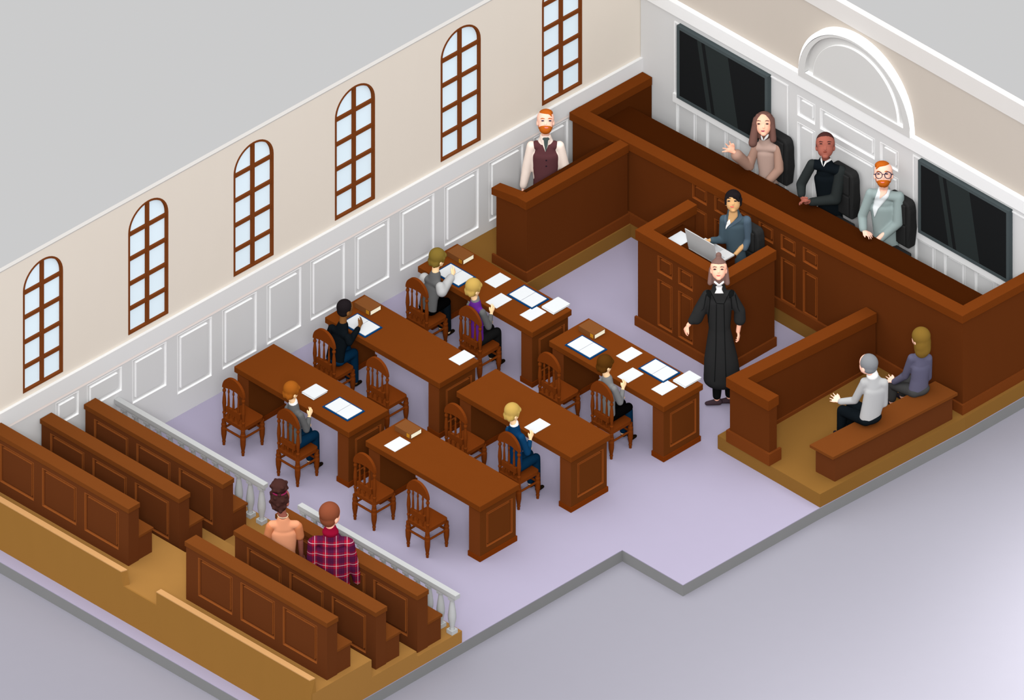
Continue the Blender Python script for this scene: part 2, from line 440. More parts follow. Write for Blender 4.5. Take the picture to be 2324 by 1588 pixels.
# ------------------------------------------------------------------ gallery platform
PL = B()
XR = 598
bx(PL, -290.5, XR, -848, -729, 0, 26.5)
bx(PL, -293, XR, -966, -848, 0, 39)
bx(PL, -296, XR, -1121, -966, 0, 79)
plat = obj('gallery_platform', PL, M['ptop']); tag(plat, 'stepped tan wooden platform carrying the public benches', 'platform')
b = B(); bx(b, -298.5, XR, -1124, -1121, 0, 79)
obj('rear_face', b, M['pside'], plat)
b = B(); xs = -298.5
hexa(b, [(xs, -1124, 79), (105, -1124, 79), (110, -1112, 79), (xs, -1112, 79)], [(xs, -1124, 108), (100, -1124, 108), (104, -1112, 108), (xs, -1112, 108)])
hexa(b, [(192, -1124, 79), (XR, -1124, 79), (XR+0, -1112, 79), (192, -1112, 79)], [(192, -1124, 108), (XR-4, -1124, 108), (XR-2, -1112, 108), (192, -1112, 108)])
obj('parapet', b, M['pside'], plat)
b = B()
hexa(b, [(xs, -1124.3, 108), (100, -1124.3, 108), (104, -1112, 108), (xs, -1112, 108)], [(xs, -1124.3, 110), (100, -1124.3, 110), (104, -1112, 110), (xs, -1112, 110)])
hexa(b, [(192, -1124.3, 108), (XR-4, -1124.3, 108), (XR-2, -1112, 108), (192, -1112, 108)], [(192, -1124.3, 110), (XR-4, -1124.3, 110), (XR-2, -1112, 110), (192, -1112, 110)])
obj('parapet_cap', b, M['plip'], plat)

# ------------------------------------------------------------------ gallery benches (built with base at right front corner 0,0,0)
def make_bench(L):
    r = thing('gallery_bench', '', 'bench', (0, 0, 0), 'public benches on the stepped platform')
    b = B(); m2 = B(); H = 131
    T = lambda a, n, z: Vector((a, 0-n, z))
    n = 3; pitch = 111; w = 89; rr = []
    e = L-371
    for i in range(n):
        x1 = -26-i*pitch; x0 = x1-w
        if x0 > -L+8: rr.append((x0, x1, 24, 110))
    relief(b, m2, T, -L, 0, 0, H-10, rr, depth=5, thick=27, inset=7, fh=4)
    fo_ = obj('backrest', b, M['gbody'], r, local=True)
    obj('panel_lit_edge', m2, M['glit_edge'], fo_, local=True)
    b = bx(B(), -L-2, 2, -2, 28, H-10, H); obj('top_cap', b, M['gtop'], r, local=True)
    b = bx(B(), -L, 0, 27.1, 66, 50, 55); obj('seat', b, M['gtop'], r, local=True)
    b = bx(B(), -L, -1.5, 27.1, 63, 0, 50); obj('seat_base', b, M['gbody'], r, local=True)
    return r
proto = {}
def bench(L, x, y, z, label):
    if L not in proto: r = proto[L] = make_bench(L)
    else: r = copy_tree(proto[L])
    r.location = Vector((x, y, z))*S; r['label'] = label
bench(369, 590, -838, 26.5, 'right-hand gallery bench nearest the white balustrade, behind the seated pair')
bench(369, 586, -943, 39, 'middle gallery bench right of the aisle, where the two spectators sit')
bench(369, 586, -1071, 79, 'rearmost gallery bench right of the aisle, nearest the viewer at the bottom')
bench(360, 82, -840, 26.5, 'left-hand gallery bench nearest the white balustrade, by the wall')
bench(360, 70, -943, 39, 'empty middle gallery bench left of the aisle')
bench(360, 67, -1072, 79, 'rearmost gallery bench left of the aisle, cut by the left picture edge')

# ------------------------------------------------------------------ balustrades
def make_bal(xs, x0, x1, label):
    r = thing('balustrade', label, 'balustrade', ((x0+x1)/2, -746, 26.5), 'white balustrades in front of the gallery')
    b = bx(B(), x0, x1, -752, -740, 110, 119)
    obj('handrail', b, M['rails'], r)
    b = bx(B(), x0+3, x1-8, -750, -743, 105, 110); obj('under_rail', b, M['rails'], r)
    bl = None
    for i, x in enumerate(xs):
        bb = lathe(B(), [(0, 6), (4, 4.2), (8, 4.6), (24, 7.6), (34, 7.9), (50, 6.2), (64, 4.2), (72, 3.6), (74, 4.4), (79, 4.6)], (x, -746, 33), seg=14)
        ob = obj('baluster', bb, M['rails'], r, smooth=True)
        bb = bx(B(), x-7.5, x+7.5, -753.5, -738.5, 26.5, 35); obj('baluster_base', bb, M['rails'], ob)
        bb = bx(B(), x-6, x+6, -751, -742, 101, 106); obj('baluster_cap', bb, M['rails'], ob)
make_bal([90-29.9*k for k in range(13)], -290, 101, 'white balustrade running from the left wall to the aisle')
make_bal([589-29.9*k for k in range(14)], 190, 604, 'white balustrade right of the aisle, in front of the spectators')

# ------------------------------------------------------------------ counsel tables
TW, TD, TH = 300.5, 104, 129
def make_table():
    r = thing('counsel_table', '', 'table', (0, 0, 0), 'counsel tables')
    b = bx(B(), 0, TW, 0, TD, TH-13, TH); bevel(b, .8, 1); obj('tabletop', b, M['tabl'], r, local=True)
    b = bx(B(), 8, TW-8, 6, TD-6, TH-17, TH-13); obj('apron', b, M['tleg'], r, local=True)
    for x0, x1, sg in ((5, 34, -1), (TW-33, TW-5, 1)):
        b = B(); m2 = B()
        if sg > 0: T = lambda a, n, z: Vector((x1+n, a, z))
        else: T = lambda a, n, z: Vector((x0-n, a, z))
        relief(b, m2, T, 5, TD-5, 0, TH-17, [(22, TD-14, 24, TH-28)], depth=4.5, thick=28, inset=5.5, fh=3.6)
        po = obj('pedestal', b, M['tend'], r, local=True)
        fb = B(); bx(fb, x0, x1, 4.3, 5, 0, TH-17); obj('lit_front_skin', fb, M['tleg'], po, local=True)  # thin skin added to give the pedestal front its lighter, lit tone
        obj('panel_lit_edge', m2, M['lit_edge'], po, local=True)
        b = B(); z = 11
        bx(b, x0-2, x1+2, 3, 5, 0, z); bx(b, x0-2, x1+2, TD-5, TD-3, 0, z); bx(b, x0-2, x0, 5, TD-5, 0, z); bx(b, x1, x1+2, 5, TD-5, 0, z)
        obj('base_trim', b, M['tbase'], po, local=True)
    return r
TBL = {}
tabs = [('A', 531, 831, 'wooden counsel table carrying one blue folder and a paper stack, in the left row'),
        ('B', 737, 719.5, 'wooden counsel table in the middle of the left row, a book at its far corner'),
        ('C', 947.6, 604, 'wooden counsel table of the left row nearest the witness box, covered in papers'),
        ('D', 829, 999.5, 'wooden counsel table nearest the viewer, holding only a book and one sheet'),
        ('E', 1035.5, 887.5, 'wooden counsel table with a single sheet, before the blond student in blue'),
        ('F', 1245.8, 773, 'wooden counsel table beside the robed woman, covered in papers')]
tp = None
for k, px, py, lab in tabs:
    t = make_table() if tp is None else copy_tree(tp)
    if tp is None: tp = t
    p = P(px, py, TH); p.z = 0
    t.location = p*S; t['label'] = lab; TBL[k] = p

# ------------------------------------------------------------------ wooden chairs, facing +y, origin at centre of the feet
def spind(bm, x, y, z0, z1, r):
    h = z1-z0
    lathe(bm, [(0, r*.75), (h*.1, r*.8), (h*.12, r*1.15), (h*.16, r*1.15), (h*.18, r*.75), (h*.45, r*1.25), (h*.62, r*1.05), (h*.8, r*.65), (h*.83, r*1.1), (h*.88, r*1.1), (h*.9, r*.75), (h, r*.75)], (x, y, z0), seg=10)
def make_chair():
    r = thing('wooden_chair', '', 'chair', (0, 0, 0), 'turned wooden chairs at the counsel tables')
    q = 25
    b = B(); s = 28; c = 7
    pts = []
    for (cx, cy, a0) in ((s-c, s-c, 0), (-s+c, s-c, 90), (-s+c, -s+c, 180), (s-c, -s+c, 270)):
        for i in range(5):
            a = math.radians(a0+22.5*i); pts.append((cx+c*math.cos(a), cy+c*math.sin(a)))
    prism(b, pts, 57, 64); obj('seat', b, M['chair'], r, local=True)
    for (x, y) in ((-q, -q), (q, -q), (q, q), (-q, q)):
        b = lathe(B(), [(0, 2.6), (6, 2.6), (6.5, 3.4), (9, 3.4), (10, 2.6), (12, 3.2), (24, 5), (38, 5.4), (43, 4.2), (44, 5), (48, 5), (49, 4), (57, 4.2)], (x, y, 0), seg=12)
        obj('leg', b, M['chair'], r, local=True, smooth=False)
    for z, pr in ((38, ((-q, -q, q, -q), (-q, q, q, q), (-q, -q, -q, q), (q, -q, q, q))),):
        for x0, y0, x1, y1 in pr:
            b = rod(B(), (x0, y0, z), (x1, y1, z), 2.3); obj('stretcher', b, M['chair'], r, local=True)
    # back
    yb = -24; R_ = 28
    b = B(); n = 20
    zc = 130
    out = [(R_*math.cos(math.pi*i/n), zc+30*math.sin(math.pi*i/n)) for i in range(n+1)]
    vb = [(x, yb-3, z) for x, z in out]+[(-8, yb-3, zc+5), (8, yb-3, zc+5)]
    vt = [(x, yb+2.5, z) for x, z in out]+[(-8, yb+2.5, zc+5), (8, yb+2.5, zc+5)]
    hexa(b, vb, vt); bh = obj('crest_board', b, M['chair'], r, local=True)
    for x in (-25, 25):
        b = B(); spind(b, x, yb, 63, 133, 3.1); obj('back_post', b, M['chair'], r, local=True)
    for x in (-13.5, -1, 12):
        b = B(); spind(b, x, yb, 63, 136, 1.9); obj('spindle', b, M['chair'], r, local=True)
    b = bx(B(), -19, 19, yb-2.6, yb+2.6, 78, 90); obj('lower_rail', b, M['chair'], r, local=True)
    return r
cp = None; CH = {}
chairs = [('A1', 'A', 20.5, 202.5, 'empty wooden chair farthest left, at the table with the single blue folder'),
          ('A2', 'A', 144.5, 272.5, 'wooden chair under the red-haired student in grey'),
          ('B1', 'B', 20, 202, 'wooden chair under the black-haired student in black'),
          ('B2', 'B', 141, 266, 'empty wooden chair beside the black-haired student, at the middle left table'),
          ('C1', 'C', 20, 202, 'wooden chair under the man in the grey vest'),
          ('C2', 'C', 141, 266, 'wooden chair under the blond student in purple'),
          ('D1', 'D', 20, 203.5, 'empty wooden chair at the nearest table, the one beside its book end'),
          ('D2', 'D', 141, 265, 'empty wooden chair nearest the viewer, close to the right balustrade'),
          ('E1', 'E', 20, 203, 'empty wooden chair beside the blond student in blue'),
          ('E2', 'E', 141.5, 268, 'wooden chair under the blond student in blue'),
          ('F1', 'F', 22, 202, 'empty wooden chair beside the brown-haired student in grey'),
          ('F2', 'F', 141.5, 268, 'wooden chair under the brown-haired student in grey')]
for k, t, dx, dy, lab in chairs:
    c = make_chair() if cp is None else copy_tree(cp)
    if cp is None: cp = c
    tx = next(q for q in tabs if q[0] == t)
    p = P(tx[1]+dx, tx[2]+dy, 0)+Vector((-25, 25, 0))
    c.location = p*S; c['label'] = lab; CH[k] = p

# ------------------------------------------------------------------ papers, folders, books on the tables
def paper(px, py, label, zt=TH, n=1, group='loose papers on the counsel tables', w=28.7, l=41):
    """px,py: leftmost corner of the sheet"""
    p = P(px, py, zt)
    if n == 1:
        b = bx(B(), p.x, p.x+w, p.y, p.y+l, zt+.2, zt+.9)
        o = obj('paper_sheet', b, M['paper'])
    else:
        b = B(); o = None
        for i in range(n):
            d = [(0, 0), (1.6, -1.2), (-.8, .8), (.8, 1.4), (-1.2, 0)][i % 5]
            bx(b, p.x+d[0], p.x+w+d[0], p.y+d[1], p.y+l+d[1], zt+.2+i*.8, zt+.9+i*.8)
        o = obj('paper_stack', b, M['paper'])
    tag(o, label, 'paper' if n == 1 else 'paper stack', group if n == 1 else 'paper stacks on the counsel tables')
paper(684.5, 892, 'fanned stack of white paper between the red-haired student and the blue folder', n=4, w=31, l=36)
paper(1018, 815, 'white sheet at the right end of the table before the black-haired student')
paper(1099.5, 639.7, 'white sheet behind the blond student in purple, between two open folders')
paper(1102, 686, 'white sheet under the hand of the blond student in purple')
paper(1179.5, 715, 'white sheet overlapping the folder edge on the table near the witness box')
paper(1229, 698, 'fanned stack of white paper at the right end of the table near the witness box', n=4, w=31, l=42)
paper(871.5, 1011.5, 'single white sheet on the table nearest the viewer, beside the brown book')
paper(1189.5, 970, 'white sheet under the hand of the blond student in blue')
paper(1398, 808, 'white sheet between the two blue folders on the table beside the robed woman')
paper(1400.5, 855, 'white sheet under the hand of the brown-haired student in grey')
paper(1478, 883.5, 'white sheet overlapping the folder edge on the table beside the robed woman')
paper(1527, 865, 'fanned stack of white paper at the table corner closest to the robed woman', n=4, w=31, l=42)

def make_folder():
    r = thing('open_folder', '', 'folder', (0, 0, 0), 'open blue folders on the counsel tables')
    b = bx(B(), 0, 66, 0, 46, 0, 1.2); obj('cover', b, M['blue'], r, local=True)
    b = B(); bx(b, 3.5, 32.6, 3.5, 42.5, 1.2, 2.2); bx(b, 33.4, 62.5, 3.5, 42.5, 1.2, 2.2)
    obj('pages', b, M['paper'], r, local=True)
    b = bx(B(), 32.6, 33.4, 3.5, 42.5, 1.2, 1.7); obj('gutter', b, MATS['blue_folder_cover'], r, local=True)
    return r
fp_ = None
for px, py, lab in ((731.4, 923.5, 'open blue folder in front of the red-haired student'),
                    (771.5, 734, 'open blue folder under the hand of the black-haired student'),
                    (983.5, 620, 'open blue folder under the hand of the man in the grey vest'),
                    (1150, 669.5, 'open blue folder at the right of the table near the witness box'),
                    (1281.5, 783.5, 'open blue folder beside the brown book on the table next to the robed woman'),
                    (1448, 836.5, 'open blue folder nearest the robed woman, between loose sheets')):
    f = make_folder() if fp_ is None else copy_tree(fp_)
    if fp_ is None: fp_ = f
    f.location = P(px, py, TH+.2)*S; f['label'] = lab
def make_book():
    r = thing('hardback_book', '', 'book', (0, 0, 0), 'brown hardback books on the counsel tables')
    w, l, h = 41.5, 29, 11
    b = B(); bx(b, 0, w, 0, l, 0, 1.2); bx(b, 0, w, 0, l, h-1.2, h); bx(b, 0, w, 0, 1.4, 1.2, h-1.2)
    obj('cover', b, M['bookc'], r, local=True)
    b = bx(B(), 1, w-.4, 1.4, l-1, 1.2, h-1.2); obj('page_block', b, M['bookp'], r, local=True)
    b = B()
    for i in range(3): bx(b, 31.5+i*2.7, 33+i*2.7, -.4, 0, 1.5, h-1.5)
    obj('spine_bands', b, M['gold'], r, local=True)
    return r
bp = None
for t, lab in (('B', 'brown hardback book near the black-haired student'), ('C', 'brown hardback book at the far end of the table, near the witness box'),
               ('D', 'brown hardback book on the table nearest the viewer'), ('F', 'brown hardback book on the table beside the robed woman')):
    f = make_book() if bp is None else copy_tree(bp)
    if bp is None: bp = f
    tx = next(q for q in tabs if q[0] == t)
    f.location = P(tx[1]+67, tx[2]-34, TH+11.2)*S; f.location.z = (TH+.2)*S; f['label'] = lab

# clerk's desk things
p = (146, 262)
paper(1516, 541.5, 'white sheet on the clerk desk left of the open laptop', zt=187, group='clerk desk papers', w=33, l=34)
r = thing('laptop', 'open silver laptop on the clerk desk', 'laptop', (227, 296, 187.3))
M['silver'] = mat('silver_laptop_shell', (178, 178, 178), 'l', .5)
M['lwhite'] = mat('white_laptop_base', (238, 238, 238), 't', .6)
M['dkey'] = mat('dark_laptop_screen', (60, 62, 64), 't', .5)
b = bx(B(), 189, 265, 274, 318, 187.3, 190); obj('keyboard_base', b, M['lwhite'], r)
b = hexa(B(), [(189, 273.5, 190), (265, 273.5, 190), (265, 275.5, 190), (189, 275.5, 190)], [(189, 263.5, 238), (265, 263.5, 238), (265, 265.5, 238), (189, 265.5, 238)])
lid = obj('screen_lid', b, M['silver'], r)
b = hexa(B(), [(192, 275.8, 192), (262, 275.8, 192), (262, 276, 192), (192, 276, 192)], [(192, 266.4, 235), (262, 266.4, 235), (262, 266.8, 235), (192, 266.8, 235)])
obj('display', b, M['dkey'], lid)
M['lkeys'] = mat('grey_laptop_keys', (205, 206, 208), 't', .7)
b = bx(B(), 195, 259, 279, 298, 190, 190.5); obj('keyboard', b, M['lkeys'], r)
b = bx(B(), 215, 239, 302, 315, 190, 190.3); obj('touchpad', b, M['lkeys'], r)

# ------------------------------------------------------------------ black office chairs, facing -y, origin below the seat
def make_office(h0):
    """h0: seat height above the base"""
    r = thing('office_chair', '', 'chair', (0, 0, 0), 'black high-backed chairs')
    b = bx(B(), -40, 40, -46, 0, h0-10, h0); bevel(b, 4, 3); obj('seat', b, M['black'], r, local=True, smooth=False)
    b = B(); H = 112
    prof = [(-30, 10), (30, 10), (33, 50), (33, 92), (30, 106), (24, H), (-24, H), (-30, 106), (-33, 92), (-33, 50)]
    hexa(b, [(x, 0, h0+z-8) for x, z in prof], [(x, 19, h0+z-8) for x, z in prof]); bevel(b, 3, 2)
    bk = obj('backrest', b, M['black'], r, local=True)
    b = B()
    bx(b, -24, 24, -4, 0, h0+56, h0+98); bevel(b, 1.8, 2); obj('cushion', b, M['black'], bk, local=True)
    b = B(); bx(b, -24, 24, -4, 0, h0+8, h0+52); bevel(b, 1.8, 2); obj('cushion', b, M['black'], bk, local=True)
    b = lathe(B(), [(0, 5), (h0-18, 5)], (0, -22, 8), seg=12); obj('column', b, M['black'], r, local=True)
    for i in range(5):
        a = i*2*math.pi/5+.3
        b = rod(B(), (0, -22, 9), (26*math.cos(a), -22+19*math.sin(a), 5), 4, 3); obj('foot', b, M['black'], r, local=True)
    return r
oc = None
for x, y, z, h0, lab in ((104, 585, 30, 112, 'black high-backed chair behind the long-haired woman'),
                     (276, 585, 30, 122, 'black high-backed chair behind the black-robed man'),
                     (424, 585, 30, 130, 'black high-backed chair behind the bearded man in glasses'),
                     (240, 372, 0, 112, 'black chair behind the clerk at the laptop')):
    c = make_office(h0)
    if z == 0:
        for ch in c.children:
            pass
    c.location = Vector((x, y, z))*S; c['label'] = lab

# ================================================================== people
R_ = Vector((1, 1, 0)).normalized(); F_ = Vector((1, -1, 0)).normalized(); UP = Vector((0, 0, 1))
CAMD = Vector((-1, 1, -1)).normalized()
def cm(name, rgb, face='m', k=1.0):
    if 'skin' in name: k *= 1.15
    if 'hair' in name: k *= .86
    return mat(name, rgb, face, .85, .012, 10, k)
SKIN = dict(pale=cm('pale_skin', (255, 200, 178), 'm', .92), peach=cm('peach_skin', (255, 187, 158), 'm', .95), tan=cm('tan_skin', (196, 152, 104)),
            brown=cm('brown_skin', (150, 88, 75)), mid=cm('dark_brown_skin', (118, 78, 42)), fair=cm('fair_skin', (255, 214, 165), 'm', .95))
def ecap(bm, p0, p1, a, b_, side=None, seg=16, nr=5):
    """tapered capsule with elliptic section. a=(side,depth) radii at p0, b_ at p1; side = direction of the first radius"""
    p0 = Vector(p0); p1 = Vector(p1); ax = p1-p0; L = ax.length
    if L < 1e-3: ax = Vector((0, 0, 1)); L = 0
    else: ax = ax/L
    s = side if side is not None else ax.orthogonal()
    s = (s-ax*s.dot(ax))
    if s.length < 1e-3: s = ax.orthogonal()
    s.normalize(); d = ax.cross(s)
    rings = []
    ra = min(a) if L else max(a)
    rb = min(b_)
    for i in range(nr):
        t = math.pi/2*(1-i/nr)
        rings.append((p0-ax*ra*math.sin(t), math.cos(t), a))
    rings.append((p0, 1, a)); rings.append((p1, 1, b_))
    for i in range(1, nr+1):
        t = math.pi/2*i/nr
        rings.append((p1+ax*rb*math.sin(t), math.cos(t), b_))
    R = []
    for c, k, (u, v) in rings:
        k = max(k, .02)
        R.append([bm.verts.new(c+(s*u*math.cos(w_)+d*v*math.sin(w_))*k) for w_ in [2*math.pi*j/seg for j in range(seg)]])
    for q, r in zip(R, R[1:]):
        for j in range(seg): bm.faces.new((q[j], q[(j+1) % seg], r[(j+1) % seg], r[j]))
    bm.faces.new(R[0][::-1]); bm.faces.new(R[-1])
def cap(bm, p0, p1, r0, r1=None):
    r1 = r0 if r1 is None else r1; ecap(bm, p0, p1, (r0, r0), (r1, r1), seg=14, nr=4)
def ell(bm, c, ax, rad, seg=24):
    """ellipsoid with axes ax=(R,F,U) and radii rad"""
    g = bmesh.ops.create_icosphere(bm, subdivisions=3, radius=1)
    for v in g['verts']:
        v.co = Vector(c)+ax[0]*v.co.x*rad[0]+ax[1]*v.co.y*rad[1]+ax[2]*v.co.z*rad[2]
def fuse(bm, voxel, smooth=3, fac=.5):
    """grow one continuous skin over overlapping volumes"""
    bmesh.ops.recalc_face_normals(bm, faces=bm.faces[:])
    me = bpy.data.meshes.new('t'); bm.to_mesh(me); bm.free()
    o = bpy.data.objects.new('t', me); COL.objects.link(o)
    m = o.modifiers.new('r', 'REMESH'); m.mode = 'VOXEL'; m.voxel_size = voxel; m.adaptivity = 0
    if smooth:
        q = o.modifiers.new('s', 'SMOOTH'); q.factor = fac; q.iterations = smooth
    dg = bpy.context.evaluated_depsgraph_get()
    nm = bpy.data.meshes.new_from_object(o.evaluated_get(dg))
    bpy.data.objects.remove(o); bpy.data.meshes.remove(me)
    out = bmesh.new(); out.from_mesh(nm); bpy.data.meshes.remove(nm)
    return out

class Fig:
    def __init__(s, name_label, root, group=None, base=None, voxel=1.25):
        s.root = Vector((root[0], root[1], root[2] if len(root) > 2 else 0))
        s.px0 = 1162+.8660254*(s.root.x+s.root.y); s.py0 = 794+.5*(s.root.x-s.root.y)
        s.t = thing('person', name_label, 'person', s.root)
        s.voxel = voxel; s.k = 1
        s.body = B(); s.wear = {}
    def J(s, px, py, d=0):
        v = Vector((s.root.x, s.root.y, 0))+R_*((px-s.px0)/1.2247449)+F_*d
        v.z = s.py0-py+.70710678*d
        return v
    def head(s, c, face, up=UP, k=1.0, neck=None, ear=True, sk=(1, 1, 1)):
        F = Vector(face).normalized(); Rr = F.cross(Vector(up)).normalized(); U = Rr.cross(F).normalized()
        s.hc = Vector(c); s.ax = (Rr, F, U); s.hk = k; b = s.body
        H = lambda x, y, z: s.hc+(Rr*x+F*y+U*z)*k
        s.H = H
        ell(b, H(0, -1.5, 4), s.ax, (14.3*k*sk[0], 16.5*k, 16*k))
        ell(b, H(0, 2.5, -6), s.ax, (11.8*k*sk[0], 12.3*k, 14.5*k))
        ell(b, H(0, 8, -17), s.ax, (5.5*k, 5*k, 4.5*k))
        cap(b, H(0, 13, 1), H(0, 15.0, -5.6), 1.2*k, 2.1*k)
        if ear:
            for sg in (-1, 1): ell(b, H(sg*14.2, -1.5, -4), s.ax, (2*k, 3.4*k, 5.5*k))
        if neck is not None: cap(b, neck, H(0, -3, -12), 7.6*k, 7.2*k)
    def hand(s, wr, D, N, thumb, k=1.0, curl=.35, spread=.16):
        """wr wrist, D direction of the fingers, N palm normal (fingers curl towards N), thumb = direction of the thumb side"""
        D = Vector(D).normalized(); T = Vector(thumb); T = (T-D*T.dot(D)).normalized(); N = Vector(N); N = (N-D*N.dot(D)-T*N.dot(T)).normalized()
        b = s.body; wr = Vector(wr)
        ecap(b, wr+D*3*k, wr+D*12*k, (5.2*k, 3*k), (7*k, 2.9*k), side=T)
        for i, (off, L) in enumerate(((6.3, 13), (2.1, 15), (-2.1, 14), (-6.0, 11))):
            p = wr+D*13*k+T*off*k
            dr = (D+T*off*spread/4.0).normalized()
            for j, fl in enumerate((.45, .32, .25)):
                a = curl*(j+.6)
                dd = (dr*math.cos(a)+N*math.sin(a)).normalized()
                q = p+dd*L*fl*k
                cap(b, p, q, (1.95-.22*j)*k, (1.85-.25*j)*k); p = q
        p = wr+D*5*k+T*5.5*k
        for j, fl in enumerate((7.5, 5.5)):
            dd = (D*(.72+.2*j)+T*(.75-.35*j)+N*.25).normalized(); q = p+dd*fl*k
            cap(b, p, q, 2.3*k, 1.9*k); p = q
    def arm(s, sh, el, wr, r=(7.5, 6, 4.6)):
        cap(s.body, sh, el, r[0], r[1]); cap(s.body, el, wr, r[1], r[2])
    def leg(s, hip, kn, an, r=(11, 8.5, 6)):
        cap(s.body, hip, kn, r[0], r[1]); cap(s.body, kn, an, r[1], r[2])
    def finish_body(s, skin):
        bm = fuse(s.body, s.voxel, 2)
        s.bvh = BVHTree.FromBMesh(bm)
        bm2 = bm
        s.bo = obj('body', bm2, SKIN[skin], s.t, smooth=True)
        s.bvhs = [s.bvh]
        return s.bo
    def cloth(s, name, bm, m, voxel=1.6, smooth=10, label=None):
        bm = fuse(bm, voxel, smooth); s.bvhs.append(BVHTree.FromBMesh(bm))
        return obj(name, bm, m, s.t, smooth=True, label=label)
    def hair(s, parts, m, tubes=(), voxel=1.3, smooth=9):
        b = B(); k = s.hk
        for (x, y, z, a, c, d) in parts: ell(b, s.H(x, y, z), s.ax, (a*k, c*k, d*k))
        for (p, q, r0, r1) in tubes: cap(b, s.H(*p), s.H(*q), r0*k, r1*k)
        bm = fuse(b, voxel, smooth); s.bvhs.append(BVHTree.FromBMesh(bm))
        return obj('hair', bm, m, s.t, smooth=True)
    def surf(s, px, py, lift=.5):
        o = P(px, py, 0)-CAMD*700; best = None
        for bv in s.bvhs:
            h = bv.ray_cast(o, CAMD)
            if h[0] is not None and (best is None or h[3] < best[3]): best = h
        if best is None: return None
        return best[0]+best[1]*lift if best[1].dot(CAMD) < 0 else best[0]-best[1]*lift
    def ribbon(s, name, pts, m, parent=None, lift=.5, sub=5, cross=8, thick=.5):
        """pts: (px,py,half width px[, direction across]) laid on the surface of the figure"""
        b = B(); rows = []
        P2 = []
        for (a, c) in zip(pts, pts[1:]):
            for i in range(sub): P2.append([a[j]+(c[j]-a[j])*i/sub for j in range(3)])
        P2.append(list(pts[-1][:3]))
        for i, (x, y, hw) in enumerate(P2):
            q0 = P2[max(0, i-1)]; q1 = P2[min(len(P2)-1, i+1)]
            tx, ty = q1[0]-q0[0], q1[1]-q0[1]; L = math.hypot(tx, ty) or 1
            nx, ny = -ty/L, tx/L
            row = []
            for j in range(cross+1):
                u = (j/cross*2-1)*max(hw, .05)
                p = s.surf(x+nx*u, y+ny*u, lift)
                row.append(p)
            rows.append(row)
        vr = []
        for row in rows:
            last = next((p for p in row if p is not None), None)
            if last is None: vr.append(None); continue
            r = []
            for p in row:
                if p is None: p = last
                last = p; r.append((b.verts.new(p), b.verts.new(p-CAMD*thick)))
            vr.append(r)
        vr = [r for r in vr if r]
        if len(vr) < 2: b.free(); return None
        n = len(vr[0])
        for r, q in zip(vr, vr[1:]):
            for j in range(n-1):
                b.faces.new((r[j][1], r[j+1][1], q[j+1][1], q[j][1])); b.faces.new((r[j][0], q[j][0], q[j+1][0], r[j+1][0]))
            b.faces.new((r[0][0], r[0][1], q[0][1], q[0][0])); b.faces.new((r[-1][0], q[-1][0], q[-1][1], r[-1][1]))
        for r in (vr[0], vr[-1]):
            for j in range(n-1): b.faces.new((r[j][0], r[j+1][0], r[j+1][1], r[j][1]))
        return obj(name, b, m, parent or s.t, smooth=True)
    def face_front(s, cx, cy, eye, brow, mouth, lipm, dx=8.5, ey=0, by=-6, my=14, ew=3.4):
        """features of a face turned to us; cx,cy = point between the eyes"""
        for sg in (-1, 1):
            x = cx+sg*dx
            s.ribbon('eye', [(x-ew, cy+ey+.3, .3), (x-ew*.5, cy+ey, 1.4), (x+ew*.5, cy+ey, 1.4), (x+ew, cy+ey+.3, .3)], eye, s.bo, lift=.3)
            s.ribbon('eyebrow', [(x-ew-1.2, cy+by+.6, .6), (x-ew*.3, cy+by-.5, 1.1), (x+ew+1.2, cy+by+.5, .6)], brow, s.bo, lift=.3)
        s.ribbon('mouth', [(cx-4.4, cy+my-.5, .4), (cx-1.8, cy+my+.4, 1.2), (cx+1.8, cy+my+.4, 1.2), (cx+4.4, cy+my-.5, .4)], lipm, s.bo, lift=.3)

FACE = (F_+UP*.62).normalized()
DK = cm('dark_eye', (35, 30, 38)); NAVY = cm('navy_eye', (28, 38, 66))
LIPR = cm('red_lips', (224, 90, 92)); LIPM = cm('magenta_lips', (152, 20, 78)); LIPP = cm('pink_lips', (238, 130, 130)); LIPB = cm('brown_lips', (122, 55, 42))
GING = cm('ginger_hair', (197, 100, 30)); CHEST = cm('chestnut_hair', (117, 84, 76)); BLK = cm('black_hair', (33, 28, 30)); DBR = cm('dark_brown_hair', (76, 46, 43))
MAUVE = cm('ash_brown_hair', (128, 98, 90)); WHITE = cm('white_cloth', (246, 245, 243), 'm', .95)
SHORT = [(0, -3.2, 5.6, 15.6, 16.6, 16.2)]
BEARD = [(0, 5.2, -12.5, 11.9, 11.2, 10.8)]

def torso(f, b, hip, waist, chest, neck, w, d, side):
    """hip/waist/chest centres with half widths w=(hip,waist,chest) and depths d"""
    ecap(b, hip, waist, (w[0], d[0]), (w[1], d[1]), side=side, seg=22)
    ecap(b, waist, chest, (w[1], d[1]), (w[2], d[2]), side=side, seg=22)
    if b is f.body: f.tn = neck; ecap(b, chest+(neck-chest)*.3, neck-UP*4, (w[2]*.7, d[2]*.75), (8.5, 7), side=side, seg=22)
    else:
        nk = f.tn
        ecap(b, chest+(nk-chest)*.3, nk-UP*4.5, (w[2]*.74+1, d[2]*.82+1), (11, 9.5), side=side, seg=22)
def limb(b, pts, rr):
    for (p, q, r0, r1) in zip(pts, pts[1:], rr, rr[1:]): cap(b, p, q, r0, r1)

